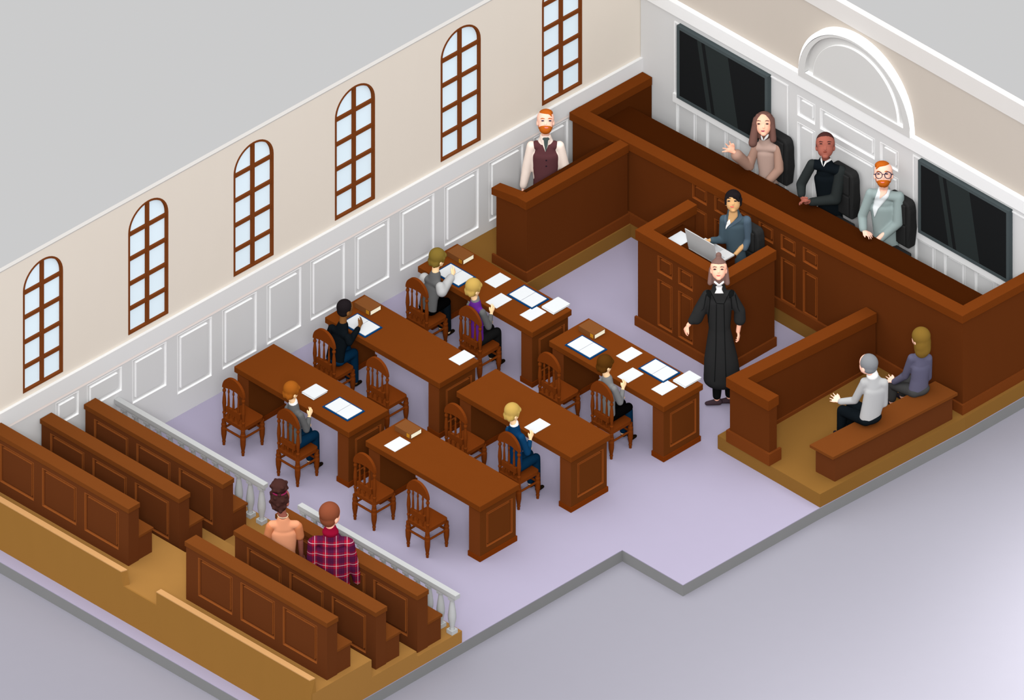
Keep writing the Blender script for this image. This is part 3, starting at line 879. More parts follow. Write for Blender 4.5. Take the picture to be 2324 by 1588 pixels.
# ---- witness: red-haired man standing in the witness box
f = Fig('red-bearded person in a plum waistcoat and green tie standing in the witness box', (-199, 287, 30))
J = f.J
hip, waist, chest, neck = J(1238, 452), J(1238, 415), J(1238, 352, 0), J(1238, 306, -3)
SL, SR = J(1206, 330), J(1270, 330); EL, ER = J(1196, 380, -2), J(1282, 380, -2); WL, WR = J(1187, 424, 2), J(1289, 424, 2)
b = f.body
torso(f, b, hip, waist, chest, neck, (21, 20, 26), (11, 11, 12), R_)
cap(b, SL, SR, 7); f.arm(SL, EL, WL); f.arm(SR, ER, WR)
f.hand(WL, (0, 0, -1), -R_, F_, .95); f.hand(WR, (0, 0, -1), R_*-1, F_, .95)
for sg in (-1, 1):
    h = hip+R_*sg*11; kn = Vector((h.x, h.y, 80)); an = Vector((h.x, h.y, 36)); f.leg(h, kn, an)
    cap(b, an+Vector((0, 0, -2)), an+F_*13+Vector((0, 0, -2)), 4)
f.head(J(1238, 274, 3), FACE, k=1.05, neck=neck, sk=(1.08, 1, 1)); f.finish_body('pale')
b = B(); torso(f, b, J(1238, 440), J(1238, 415), J(1238, 350), neck, (23, 22, 27), (13, 13, 14), R_); cap(b, J(1212, 330), J(1264, 330), 7.5)
limb(b, (SL, EL, J(1188, 420, 1)), (9, 9.5, 7.5)); limb(b, (SR, ER, J(1288, 420, 1)), (9, 9.5, 7.5))
cap(b, J(1238, 314, -2), J(1238, 310, -3), 10.5)
f.cloth('shirt', b, cm('cream_shirt', (253, 234, 221), 'm', .97))
PLUM = cm('plum_waistcoat', (93, 56, 59))
b = B(); ecap(b, J(1238, 436), J(1238, 400), (23.5, 15), (22.5, 15), side=R_, seg=24); ecap(b, J(1238, 400), J(1238, 350), (22.5, 15), (27, 16), side=R_, seg=24)
cap(b, J(1217, 329), J(1258, 329), 9); ecap(b, J(1238, 352), J(1238, 330, -1), (26, 16), (19, 12.5), side=R_, seg=24)
f.cloth('waistcoat', b, PLUM, smooth=6)
TR = cm('dark_trousers', (22, 26, 30))
b = B()
for sg in (-1, 1):
    h = hip+R_*sg*11; limb(b, (h, Vector((h.x, h.y, 80)), Vector((h.x, h.y, 42))), (13, 10.5, 8.5))
f.cloth('trousers', b, TR)
for sg in (-1, 1):
    h = hip+R_*sg*11; b = B(); cap(b, Vector((h.x, h.y, 36)), Vector((h.x, h.y, 36))+F_*15, 5.5, 4.5); f.cloth('shoe', b, DK)
f.ribbon('shirt_front', [(1238, 308, 13), (1238, 320, 10.5), (1238, 332, 5), (1238, 344, .4)], cm('cream_shirt', (0, 0, 0)), lift=.6, cross=6)
f.ribbon('tie', [(1239, 311, 4), (1239, 315, 7.5), (1239, 318, 4.2), (1239, 330, 3.6), (1238.5, 343, .5)], cm('dark_green_tie', (76, 88, 86)), lift=1.6, cross=4)
for y in (363.5, 376.5): f.ribbon('button', [(1238.2, y, 1.5), (1241.2, y, 1.5)], DK, lift=.8)
f.hair([(-1, -1, 13.5, 12.5, 13.5, 8)], GING, tubes=[((-8, 9, 13), (-11, 10, 8), 3, 1.2)])
b = B(); ell(b, f.H(0, 5.0, -12.8), f.ax, (12.2, 11.6, 11.2)); ell(b, f.H(10.8, 1, -8), f.ax, (2.4, 4, 8)); ell(b, f.H(-10.8, 1, -8), f.ax, (2.4, 4, 8))
f.cloth('beard', b, GING, voxel=1.1, smooth=2)
f.face_front(1240, 274, NAVY, GING, GING, LIPP, dx=8.3, by=-5, my=15.5)

# ---- robed woman standing
f = Fig('person in a long black robe with white jabot, standing on the open floor', (393, 145, 0))
J = f.J; px = 1631
hip, waist, chest, neck = J(1633, 775), J(1632, 738), J(1632, 682), J(1631, 640, -2)
SL, SR = J(1605, 668), J(1659, 668); EL, ER = J(1581, 715, 2), J(1681, 712, 0); WL, WR = J(1562, 738, 6), J(1675, 752, 2)
b = f.body; torso(f, b, hip, waist, chest, neck, (20, 16, 20), (11, 9, 10), R_)
cap(b, SL, SR, 6); f.arm(SL, EL, WL, (6, 5.2, 4.0)); f.arm(SR, ER, WR, (6, 5.2, 4.0))
f.hand(WL, J(1548, 762, 8)-WL, -UP*.2+R_, F_*1+R_*.4, .82, curl=.5); f.hand(WR, J(1679, 775, 3)-WR, -R_, F_, .82, curl=.5)
for sg, fx, fd in ((-1, 1627, 0), (1, 1655, -6)):
    an = J(fx, 905, fd); an.z = 14; kn = J(fx+1, 850, fd); f.leg(hip+R_*sg*9, kn, an, (11, 8, 5.5)); cap(b, an-UP*9, an-UP*10-R_*14+F_*2, 4, 3)
f.head(J(1631, 610, 3), FACE, k=.98, neck=neck, sk=(1.1, 1, 1)); f.finish_body('peach')
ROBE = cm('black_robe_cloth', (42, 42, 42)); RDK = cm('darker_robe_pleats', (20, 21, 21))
b = B()
ecap(b, J(1633, 745), J(1632, 684), (20, 13), (25, 13), side=R_, seg=28); cap(b, J(1606, 668), J(1658, 668), 8.5)
ecap(b, J(1639, 858), J(1636, 810), (35, 22), (31, 19), side=R_, seg=28); ecap(b, J(1636, 810), J(1633, 745), (31, 19), (20.5, 13), side=R_, seg=28); ecap(b, J(1632, 676), f.tn-UP*3, (19, 11), (10.5, 9.2), side=R_, seg=22)
cap(b, J(1631, 652, -1), J(1631, 646, -2), 9)
limb(b, (SL, J(1588, 705, 2), J(1581, 722, 3)), (9.5, 12.5, 12)); limb(b, (SR, J(1679, 705, 0), J(1679, 725, 1)), (9.5, 10.5, 11.5))
limb(b, (J(1583, 712, 3), J(1570, 728, 5)), (11, 7.5))
f.cloth('robe', b, ROBE, voxel=1.7, smooth=8)
b = B(); cap(b, J(1631, 641, 2), J(1631, 639, 2), 8.2); f.cloth('collar', b, RDK)
b = B(); 
for sg, fx, fd in ((-1, 1627, 0), (1, 1655, -6)):
    an = J(fx, 905, fd); an.z = 20; limb(b, (J(fx+1, 845, fd), an), (11, 7.8))
f.cloth('trousers', b, RDK, smooth=2)
SHOE = cm('dark_plum_shoe', (62, 48, 54))
for sg, fx, fd in ((-1, 1627, 0), (1, 1655, -6)):
    an = J(fx, 905, fd); an.z = 7; b = B(); cap(b, an+R_*4, an-R_*19+F_*3-UP*2, 7, 4.3); f.cloth('shoe', b, SHOE)
f.hair([(0, -2.2, 5.4, 15.4, 16.8, 16.4), (0, -8, -8, 15.5, 8, 17), (0, -10, -20, 17, 6, 12)], MAUVE, tubes=[((-14, -5, 0), (-16.5, -6, -27), 4.5, 5), ((14, -5, 0), (16.5, -6, -27), 4.5, 5), ((0, -3, 21), (0, -3, 26), 5, 6)])
JAB = WHITE
f.ribbon('jabot', [(1632, 645, 3), (1632, 649, 7), (1632, 656, 5.5), (1632, 665, 9.5)], JAB, lift=1.4, cross=5)
f.ribbon('jabot_band', [(1621, 638, 2), (1632, 647, 2.4), (1643, 638, 2)], JAB, lift=1.0)
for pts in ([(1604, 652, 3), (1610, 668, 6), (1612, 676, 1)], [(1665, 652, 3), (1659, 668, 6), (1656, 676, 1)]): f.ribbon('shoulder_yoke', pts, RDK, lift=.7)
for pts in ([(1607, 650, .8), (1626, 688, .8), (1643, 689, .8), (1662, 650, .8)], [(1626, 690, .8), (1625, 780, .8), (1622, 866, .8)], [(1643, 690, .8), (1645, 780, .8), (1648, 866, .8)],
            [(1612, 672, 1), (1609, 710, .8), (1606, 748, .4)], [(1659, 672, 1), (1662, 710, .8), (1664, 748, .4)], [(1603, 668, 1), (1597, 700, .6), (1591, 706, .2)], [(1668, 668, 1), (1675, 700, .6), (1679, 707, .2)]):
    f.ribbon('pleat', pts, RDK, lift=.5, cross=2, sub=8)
f.face_front(1630.5, 611, DK, cm('brown_brow', (120, 86, 80)), None, LIPR, dx=8.2, by=-5.5, my=14)

# ---- clerk with laptop
f = Fig('person with short black hair in a blue-grey suit jacket typing at the laptop', (233, 350, 0))
J = f.J
hip, waist, chest, neck = J(1672, 612, 2), J(1669, 565), J(1667, 508), J(1664, 474, -2)
SL, SR = J(1643, 497), J(1694, 500); EL, ER = J(1640, 545, 0), J(1698, 545, -2); WL, WR = J(1612, 545, 12), J(1668, 578, 22)
b = f.body; torso(f, b, hip, waist, chest, neck, (19, 15, 20), (11, 9, 10), R_)
cap(b, SL, SR, 6); f.arm(SL, EL, WL, (6, 5, 4)); f.arm(SR, ER, WR, (6, 5, 4))
f.hand(WL, J(1596, 548, 18)-WL, -UP, F_+R_, .75, curl=.3); f.hand(WR, J(1650, 585, 30)-WR, -UP, -R_, .7, curl=.3)
for sg in (-1, 1):
    h = hip+Vector((sg*10, 0, -4)); kn = Vector((h.x+4, h.y-28, 132)); kn.z = h.z; an = Vector((kn.x, kn.y, 8)); f.leg(h, kn, an, (10, 8, 5.5)); cap(b, an, an+Vector((0, -14, -3)), 4, 3)
f.head(J(1664, 456, 3), FACE, k=.97, neck=neck, sk=(1.1, 1, 1)); f.finish_body('tan')
SUIT = cm('blue_grey_suit', (68, 84, 94)); SUITL = cm('lighter_blue_grey_sleeve', (78, 94, 108)); BLUE2 = cm('slate_skirt', (56, 72, 82))
b = B(); torso(f, b, J(1671, 590), J(1669, 560), J(1668, 512), neck, (20, 17, 21), (12, 11, 12), R_); cap(b, J(1648, 499), J(1690, 500), 8)
limb(b, (SL, EL, J(1617, 545, 11)), (8.5, 7.5, 6.5))
f.cloth('jacket', b, SUIT)
b = B(); limb(b, (SR, J(1697, 540, -2), J(1690, 562, 8)), (9.5, 8.5, 7)); f.cloth('sleeve', b, SUITL)
b = B()
for sg in (-1, 1):
    h = hip+Vector((sg*10, 0, -4)); kn = Vector((h.x+4, h.y-28, h.z)); limb(b, (h, kn, kn-UP*50), (13, 12, 10))
f.cloth('skirt', b, BLUE2)
for sg in (-1, 1):
    h = hip+Vector((sg*10, 0, -4)); b = B(); cap(b, Vector((h.x+4, h.y-28, 6)), Vector((h.x+4, h.y-44, 4)), 5.5, 4); f.cloth('shoe', b, DK)
f.ribbon('neckline', [(1664, 478, 9), (1664, 488, 10), (1659, 498, 7), (1653, 508, 3)], SKIN['tan'], lift=.6, cross=5)
f.ribbon('blouse', [(1656, 498, 1), (1654, 505, 4.5), (1649, 514, 2), (1647.5, 519, .3)], WHITE, lift=1.0)
f.ribbon('lapel', [(1681, 484, 3), (1679, 496, 4.5), (1663, 508, 3.5), (1652, 518, .5)], SUITL, lift=.9)
f.ribbon('lapel', [(1647, 484, 1.5), (1646, 498, 3.2), (1647, 514, .8)], SUITL, lift=.9)
f.hair([(0, -2.5, 6, 16.2, 17.2, 16.8), (0, -6, -4, 15.6, 12, 14), (-5, 10, 11, 10, 5.5, 7)], BLK, tubes=[((-4, 13, 10), (-12, 11, 1), 4, 2.5), ((13, 5, 6), (14.5, 2, -6), 4, 2.5), ((-14, 4, 4), (-14.6, 1, -8), 4, 2)])
f.face_front(1661.5, 456, DK, BLK, None, LIPR, dx=7.5, by=-6, my=13)

# ---- long-haired woman judge
f = Fig('person with long brown hair in a taupe dress at the judges bench, one hand raised', (84, 566, 30))
J = f.J
hip, waist, chest, neck = J(1745, 428), J(1742, 390), J(1740, 340), J(1736, 308, -2)
SL, SR = J(1716, 332), J(1766, 336, 8); EL, ER = J(1700, 377, 2), J(1768, 385, 22); WL, WR = J(1666, 345, 22), J(1742, 412, 26)
b = f.body; torso(f, b, hip, waist, chest, neck, (19, 15, 20), (11, 9, 10), R_)
cap(b, SL, SR, 6); f.arm(SL, EL, WL, (6, 5, 3.8)); f.arm(SR, ER, WR, (6, 5, 3.8))
f.hand(WL, J(1638, 327, 26)-WL, UP, F_*-.3-UP*-.8+R_*.5, .95, curl=.12, spread=.42); f.hand(WR, J(1722, 418, 32)-WR, -UP, F_, .8)
def sitlegs(f, hip, zf, b, fwd=Vector((0, -1, 0)), L=52, w=10, cl=None):
    for sg in (-1, 1):
        sd_ = fwd.cross(UP)*sg*w
        h = hip+sd_; kn = h+fwd*L; an = Vector((kn.x, kn.y, zf+8)) 
        if cl is None: f.leg(h, kn, an, (10, 8, 5.5)); cap(b, an, an+fwd*12-UP*3, 4, 3)
        else: limb(cl, (h, kn, an+UP*6), (12, 10, 8))
def sitshoes(f, hip, zf, fwd=Vector((0, -1, 0)), L=52, w=10, m=None):
    for sg in (-1, 1):
        kn = hip+fwd.cross(UP)*sg*w+fwd*L; b = B(); a = Vector((kn.x, kn.y, zf+6.5)); cap(b, a, a+fwd*15-UP*1.5, 5.6, 4.2); f.cloth('shoe', b, m or DK)
h2 = hip+Vector((0, 0, -2)); h2.y -= 0
sitlegs(f, h2, 30, b)
f.head(J(1733, 281, 3), FACE, k=1.05, neck=neck, sk=(1.05, 1, 1)); f.finish_body('peach')
TAU = cm('taupe_dress', (188, 160, 148)); TAUD = cm('darker_taupe_sleeve', (171, 136, 120))
b = B(); torso(f, b, J(1744, 425), J(1742, 388), J(1741, 345), neck, (20, 16.5, 21), (12, 11, 13), R_); cap(b, J(1720, 333), J(1762, 336, 7), 9); cap(b, J(1737, 318, -2), J(1736, 312, -2), 9)
f.cloth('dress', b, TAU)
b = B(); limb(b, (SL, EL), (8, 9)); limb(b, (J(1700, 377, 2), J(1672, 352, 19)), (10, 11.5)); f.cloth('sleeve', b, TAUD)
b = B(); limb(b, (SR, ER, J(1747, 408, 25)), (9, 9, 8.5)); f.cloth('sleeve', b, TAUD)
b = B(); sitlegs(f, h2, 30, b, cl=b); f.cloth('skirt', b, TAU); sitshoes(f, h2, 30)
f.hair([(-1, -5, 5.6, 17.5, 17.4, 17), (0, -8, -8, 17.5, 9, 22)], CHEST, tubes=[((-14, 1, 8), (-17, -1, -28), 5.8, 6), ((13, 1, 8), (19, -2, -34), 6, 8), ((-9, 6, 15), (-15, 3, 2), 4.5, 4), ((10, 5, 15), (16, 2, 0), 4, 5)])
f.ribbon('collar', [(1728, 307, 1.2), (1730, 315, 2), (1732, 319, .6)], WHITE, lift=1.0); f.ribbon('collar', [(1744, 304, 2), (1739, 311, 2.4), (1732, 319, .6)], WHITE, lift=1.0)
f.face_front(1731.5, 281, DK, cm('brown_brow', (0, 0, 0)), None, LIPM, dx=9.5, by=-7, my=16)

# ---- middle judge
f = Fig('person with cropped dark hair in a black robe, hands clasped on the judges bench', (247, 566, 30))
J = f.J
hip, waist, chest, neck = J(1885, 505), J(1883, 465), J(1878, 402), J(1872, 358, -2)
SL, SR = J(1843, 372), J(1908, 388, 6); EL, ER = J(1818, 418, 2), J(1897, 452, 18); WL, WR = J(1820, 446, 20), J(1836, 458, 26)
b = f.body; torso(f, b, hip, waist, chest, neck, (22, 20, 25), (12, 11, 12), R_)
cap(b, SL, SR, 7); f.arm(SL, EL, WL, (7, 6, 4.6)); f.arm(SR, ER, WR, (7, 6, 4.6))
f.hand(J(1818, 448, 22), R_*-.1-UP*.3+F_*.5+R_*.6, R_, UP, .8, curl=.7); f.hand(WR, J(1810, 455, 32)-WR, -UP, UP+F_, .85, curl=.6)
h2 = hip-UP*2; sitlegs(f, h2, 30, b); f.head(J(1873, 330, 3), FACE, k=1.14, neck=neck, sk=(1.1, 1, 1)); f.finish_body('brown')
RB = cm('black_judge_robe', (19, 24, 28)); RS = cm('charcoal_robe_sleeve', (42, 46, 46))
b = B(); torso(f, b, J(1885, 500), J(1883, 462), J(1880, 402), neck, (24, 22, 27), (13, 13, 14), R_); cap(b, J(1850, 373), J(1905, 387, 6), 10); cap(b, J(1872, 366, -2), J(1872, 360, -2), 10)
f.cloth('robe', b, RB)
b = B(); limb(b, (SL, EL, J(1819, 440, 17)), (9.5, 9.5, 8)); f.cloth('sleeve', b, RS)
b = B(); limb(b, (SR, ER, J(1842, 458, 24)), (11.5, 11, 8)); f.cloth('sleeve', b, RS)
b = B(); sitlegs(f, h2, 30, b, cl=b); f.cloth('trousers', b, RB); sitshoes(f, h2, 30)
f.hair([(0, -3.6, 6.8, 15.2, 16.2, 15.6), (13, -3, 3, 2.6, 9, 9), (-13, -3, 3, 2.6, 9, 9)], DBR)
f.ribbon('collar', [(1864, 353, .6), (1865, 363, 2), (1867, 376, .4)], WHITE, lift=1.0); f.ribbon('collar', [(1891, 349, 1.4), (1885, 361, 2.8), (1874, 367, 2.4), (1869, 378, .4)], WHITE, lift=1.0)
f.face_front(1872.5, 326, DBR, DBR, None, LIPB, dx=9.3, by=-4.5, my=18.5)

# ---- bearded judge with glasses
f = Fig('person with ginger beard, round glasses and sage cardigan at the judges bench', (400, 566, 30))
J = f.J
hip, waist, chest, neck = J(2012, 570), J(2010, 530), J(2008, 470), J(2006, 424, -2)
SL, SR = J(1976, 438), J(2040, 446, 6); EL, ER = J(1957, 490, 2), J(2038, 505, 14); WL, WR = J(1960, 522, 20), J(1990, 545, 22)
b = f.body; torso(f, b, hip, waist, chest, neck, (22, 20, 26), (12, 11, 12), R_)
cap(b, SL, SR, 7); f.arm(SL, EL, WL, (7, 6, 4.6)); f.arm(SR, ER, WR, (7, 6, 4.6))
f.hand(J(1958, 522, 20), R_*.8+F_*.5-UP*.25, -UP, F_, .85, curl=.3); f.hand(WR, R_*-.8+F_*.3-UP*.1, -UP, F_, .8, curl=.5)
h2 = hip-UP*2; sitlegs(f, h2, 30, b); f.head(J(2005, 394, 3), FACE, k=1.14, neck=neck, sk=(1.05, 1, 1)); f.finish_body('pale')
SAGE = cm('sage_cardigan', (145, 160, 159))
b = B(); torso(f, b, J(2012, 566), J(2010, 528), J(2009, 470), neck, (24, 23, 28), (13, 13, 14), R_); cap(b, J(1984, 439), J(2036, 446, 6), 9.6)
limb(b, (SL, EL, J(1959, 518, 17)), (9.5, 9, 8)); limb(b, (SR, ER, J(2000, 540, 18)), (10.5, 10, 8))
f.cloth('cardigan', b, SAGE)
b = B(); sitlegs(f, h2, 30, b, cl=b); f.cloth('trousers', b, TR); sitshoes(f, h2, 30)
f.ribbon('shirt_front', [(2008, 427, 14), (2004, 440, 14), (1995, 455, 11), (1987, 472, 6.5), (1985, 492, .4)], cm('pale_grey_shirt', (226, 231, 233)), lift=.7, cross=6)
f.ribbon('neckline', [(2006, 424, 9), (2005, 436, 7.5), (1997, 449, .5)], SKIN['pale'], lift=1.3, cross=5)
f.hair([(2, -1, 13.5, 12.5, 13.5, 8)], GING, tubes=[((9, 9, 13), (12, 10, 8), 3, 1.2)])
b = B(); ell(b, f.H(0, 5.0, -12.8), f.ax, (12.2, 11.6, 11.2)); ell(b, f.H(10.8, 1, -8), f.ax, (2.4, 4, 8)); ell(b, f.H(-10.8, 1, -8), f.ax, (2.4, 4, 8))
f.cloth('beard', b, GING, voxel=1.1, smooth=2)
f.face_front(2003, 394.5, NAVY, GING, None, LIPP, dx=9.2, by=-5.5, my=19)
g = B()
def torus(bm, c, ax0, ax1, r, tr, n=24):
    pr = None
    for i in range(n):
        a0, a1 = 2*math.pi*i/n, 2*math.pi*(i+1)/n
        p = c+ax0*r*math.cos(a0)+ax1*r*math.sin(a0); q = c+ax0*r*math.cos(a1)+ax1*r*math.sin(a1)
        rod(bm, p, q, tr, seg=6)
X, Y, Z = f.ax
for sg in (-1, 1):
    torus(g, f.H(sg*7.4, 18, -1.5), X, Z, 6.2, .75); rod(g, f.H(sg*13.3, 18, 0), f.H(sg*15.5, -2, -1), .8, seg=6)
rod(g, f.H(-1.8, 18.5, 0), f.H(1.8, 18.5, 0), .8, seg=6)
obj('glasses', g, NAVY, f.t)

# ---- jurors (facing -x, seen from behind)
MX = Vector((-1, 0, 0))
def juror(label, root, hipP, chestP, neckP, headP, sh, arms, knees, skin, top, topm, bot, hairf, wid, k):
    f = Fig(label, root); J = f.J
    hip, chest, neck = J(*hipP), J(*chestP), J(*neckP); waist = hip.lerp(chest, .5)
    side = Vector((.25, 1, 0)).normalized()
    b = f.body; torso(f, b, hip, waist, chest, neck, (wid[0], wid[1], wid[2]), (12, 11, 11), side)
    s0, s1 = J(*sh[0]), J(*sh[1]); cap(b, s0, s1, 6.5)
    t = B(); torso(f, t, hip+UP*2, waist, chest, neck, (wid[0]+1.5, wid[1]+2, wid[2]+1.5), (14, 13, 13), side); cap(t, s0, s1, 8.5)
    for (s_, e, w_, hd) in arms:
        s_, e, w_, hd = J(*s_), J(*e), J(*w_), J(*hd)
        f.arm(s_, e, w_, (6.5, 5.4, 4.2)); limb(t, (s_, e, w_), (8.6, 7.6, 6.4)); f.hand(w_, hd-w_, UP, UP*.3+side*.8, .8, curl=.2, spread=.25)
    l = B(); ell(l, hip+UP*1, (side, MX, UP), (wid[0]+3, 16, 13))
    for (kx, i) in zip(knees, (0, 1)):
        kn = J(*kx); an = Vector((kn.x-4, kn.y, 38)); h = hip+side*(9 if i else -9)
        f.leg(h, kn, an, (10, 8, 5.5)); cap(b, an, an+MX*13-UP*3, 4, 3); limb(l, (h, kn, an+UP*8), (13, 10.5, 8))
    f.head(J(*headP), (MX+Vector((0, -.15, .05))), k=k, neck=neck); f.finish_body(skin)
    f.cloth(top, t, topm); f.cloth('trousers', l, bot)
    for kx in knees:
        kn = J(*kx); bb = B(); a = Vector((kn.x-4, kn.y, 36)); cap(bb, a, a+MX*16-UP*1.5, 5.6, 4.2); f.cloth('shoe', bb, DK)
    hairf(f)
    return f
GREYH = cm('grey_hair', (132, 134, 137))
f = juror('grey-haired person in a light grey sweater on the jury bench', (730, 203, 93),
      (1974, 948, -2), (1988, 885, -4), (1980, 848, -4), (1969, 826, -2), ((1962, 866, -2), (2006, 868, -6)),
      [((1962, 868, -2), (1940, 908, -14), (1908, 911, -26), (1888, 903, -34)), ((2006, 868, -6), (2006, 915, -16), (1985, 915, -45), (1975, 912, -55))],
      [(1912, 931, -46), (1933, 915, -68)], 'pale', 'sweater', cm('light_grey_sweater', (204, 204, 204), 'm', .7), cm('black_trousers', (19, 24, 28)),
      lambda f: f.hair([(0, -3, 4.6, 15.6, 16.8, 16.6), (0, -6, -3, 14.6, 12.5, 12)], GREYH), (20, 21, 23), 1.06)
b = B(); ecap(b, f.tn-UP*2, f.tn+UP*3, (12, 11.5), (9.5, 9.5), side=Vector((0, 1, 0))); f.cloth('collar', b, WHITE)
f = juror('person with long dark-blond hair in a slate-blue top on the jury bench', (723, 339, 93),
      (2084, 884, -2), (2090, 832, -4), (2090, 800, -4), (2087, 765, -2), ((2070, 812, -2), (2106, 812, -6)),
      [((2070, 812, -2), (2055, 852, -14), (2030, 866, -30), (2018, 862, -38)), ((2106, 812, -6), (2106, 855, -16), (2085, 860, -42), (2070, 858, -52))],
      [(2028, 872, -48), (2052, 856, -66)], 'pale', 'blouse', cm('slate_blue_blouse', (88, 86, 106)), cm('charcoal_skirt', (66, 66, 66)),
      lambda f: f.hair([(0, -3.5, 5, 17.5, 18, 17.5), (0, -8, -12, 17.5, 14.5, 26), (0, -8, -22, 17, 14, 20)], tubes=[((0, -5, 2), (0, -8, -22), 16.5, 16)], m=cm('dark_blond_hair', (146, 112, 48), 'm', .75)), (19, 16, 18), 1.0)

# ---- spectators in the gallery, seen from behind
def spect(label, root, skin, w, cfg):
    f = Fig(label, root); J = f.J
    hip, waist, chest, neck = [J(*q) for q in cfg['spine']]
    b = f.body; torso(f, b, hip, waist, chest, neck, (w*.85, w*.78, w*.92), (11, 10, 11), R_)
    SL, SR = J(*cfg['sh'][0]), J(*cfg['sh'][1]); cap(b, SL, SR, 6.5)
    for s_, e, w_ in cfg['arms']:
        s_, e, w_ = J(*s_), J(*e), J(*w_); f.arm(s_, e, w_, (6.5, 5.5, 4.2)); f.hand(w_, Vector((0, .6, -.5)), -UP, F_*-1, .8)
    for sg in (-1, 1):
        h = hip+Vector((sg*11, 0, -2)); kn = h+Vector((0, 22, 0)); an = Vector((kn.x, kn.y+1, 46)); f.leg(h, kn, an, (10, 8, 5)); cap(b, an, an+Vector((0, 6, -3)), 4, 3)
    f.head(J(*cfg['head']), Vector(cfg['face']), k=cfg.get('k', 1), neck=neck); f.finish_body(skin)
    b = B()
    for sg in (-1, 1):
        h = hip+Vector((sg*11, 0, -2)); kn = h+Vector((0, 22, 0)); limb(b, (h, kn, Vector((kn.x, kn.y+1, 54))), (11.5, 9.5, 7))
    f.cloth('trousers', b, TR)
    return f
TOPC = (226, 154, 116)
cfg = dict(spine=[(646, 1282), (645, 1252), (644, 1210), (642, 1172, 1)], sh=[(616, 1192), (674, 1192)],
           arms=[((614, 1194), (606, 1232, -4), (612, 1262, -14)), ((676, 1194), (682, 1228, -4), (684, 1262, -12))],
           head=(638, 1131, -1), face=R_*.55-F_*.8, k=1.12)
f = spect('person with curly dark bun and peach shirt sitting in the gallery', (285, -881, 92), 'brown', 25, cfg)
PE = cm('peach_tshirt', TOPC)
b = B(); J = f.J; torso(f, b, J(646, 1280), J(645, 1250), J(644, 1208), None, (22, 21, 26), (13, 12.5, 13), R_); cap(b, J(618, 1190), J(672, 1190), 8.5)
f.cloth('t_shirt', b, PE); b = B(); limb(b, (J(614, 1194), J(609, 1216, -2)), (9, 9)); f.cloth('sleeve', b, cm('darker_peach_sleeve', (202, 126, 84)))
b = B(); limb(b, (J(676, 1194), J(680, 1216, -2)), (9, 9)); f.cloth('sleeve', b, cm('darker_peach_sleeve', TOPC))
CURL = cm('curly_dark_brown_hair', (70, 42, 38))
parts = [(0, -4.5, 4, 16, 15, 17), (0, -7, -8, 14.5, 11, 13), (0, -6, 29, 14, 14, 12)]
for i in range(26):
    a = i*2.4; z = -16+i*1.6; rr = 15-abs(z)*.12
    if math.cos(a) < .3: parts.append((rr*math.sin(a), -6+12*math.cos(a), z, 3.4, 3.4, 3.4))
for i in range(12):
    a = i*math.pi/6; parts.append((12.5*math.sin(a), -6+12.5*math.cos(a), 29+4*math.sin(i*2), 3.8, 3.5, 3.5))
f.hair(parts, CURL, smooth=2)
b = B(); torus(b, f.H(0, -5, 17.5), f.ax[0], f.ax[1], 12.6, 1.5); obj('hair_band', b, cm('magenta_hair_band', (160, 44, 92)), f.t)
b = B(); torus(b, f.tn+UP*3.5, Vector((1, 0, 0)), Vector((0, 1, 0)), 9.6, .7); obj('necklace', b, cm('cream_necklace', (240, 225, 190)), f.t)

cfg = dict(spine=[(762, 1352), (760, 1315), (756, 1245), (750, 1200, 1)], sh=[(712, 1226), (790, 1228)],
           arms=[((710, 1228), (706, 1275, -4), (716, 1310, -16)), ((792, 1230), (804, 1285, -2), (812, 1322, -8))],
           head=(751, 1166, -1), face=R_*.75-F_*.66, k=1.2)
f = spect('person with short brown hair in a red plaid shirt sitting in the gallery', (398, -880, 92), 'peach', 33, cfg)
pl = bpy.data.materials.new('red_plaid_flannel'); pl.use_nodes = True; nt = pl.node_tree; bs = nt.nodes['Principled BSDF']
bs.inputs['Roughness'].default_value = .9; bs.inputs['Specular IOR Level'].default_value = 0
tc = nt.nodes.new('ShaderNodeTexCoord')
sx = nt.nodes.new('ShaderNodeVectorMath'); sx.operation = 'DOT_PRODUCT'; sx.inputs[1].default_value = (.7071, .7071, 0)
sz = nt.nodes.new('ShaderNodeSeparateXYZ'); nt.links.new(tc.outputs['Object'], sx.inputs[0]); nt.links.new(tc.outputs['Object'], sz.inputs[0])
def stripe(src, per, ph, width):
    m1 = nt.nodes.new('ShaderNodeMath'); m1.operation = 'MULTIPLY_ADD'; m1.inputs[1].default_value = 1/per; m1.inputs[2].default_value = ph+50; nt.links.new(src, m1.inputs[0])
    m2 = nt.nodes.new('ShaderNodeMath'); m2.operation = 'FRACT'; nt.links.new(m1.outputs[0], m2.inputs[0])
    m3 = nt.nodes.new('ShaderNodeMath'); m3.operation = 'LESS_THAN'; m3.inputs[1].default_value = width; nt.links.new(m2.outputs[0], m3.inputs[0])
    return m3.outputs[0]
def mixc(fac, a, c):
    m = nt.nodes.new('ShaderNodeMixRGB'); nt.links.new(fac, m.inputs[0])
    if isinstance(a, tuple): m.inputs[1].default_value = a
    else: nt.links.new(a, m.inputs[1])
    m.inputs[2].default_value = c
    return m.outputs[0]
def lc(r, g, b_, k=1.0): return (lin(r)/1.2*k, lin(g)/1.2*k, lin(b_)/1.2*k, 1)
def scl(fac, v):
    m = nt.nodes.new('ShaderNodeMath'); m.operation = 'MULTIPLY'; m.inputs[1].default_value = v; nt.links.new(fac, m.inputs[0]); return m.outputs[0]
hx, vz = sx.outputs['Value'], sz.outputs['Z']
col = mixc(scl(stripe(hx, 20*S, 0, .5), .62), lc(168, 22, 48), lc(44, 26, 62))
col = mixc(scl(stripe(vz, 24*S, 0, .5), .62), col, lc(44, 26, 62))
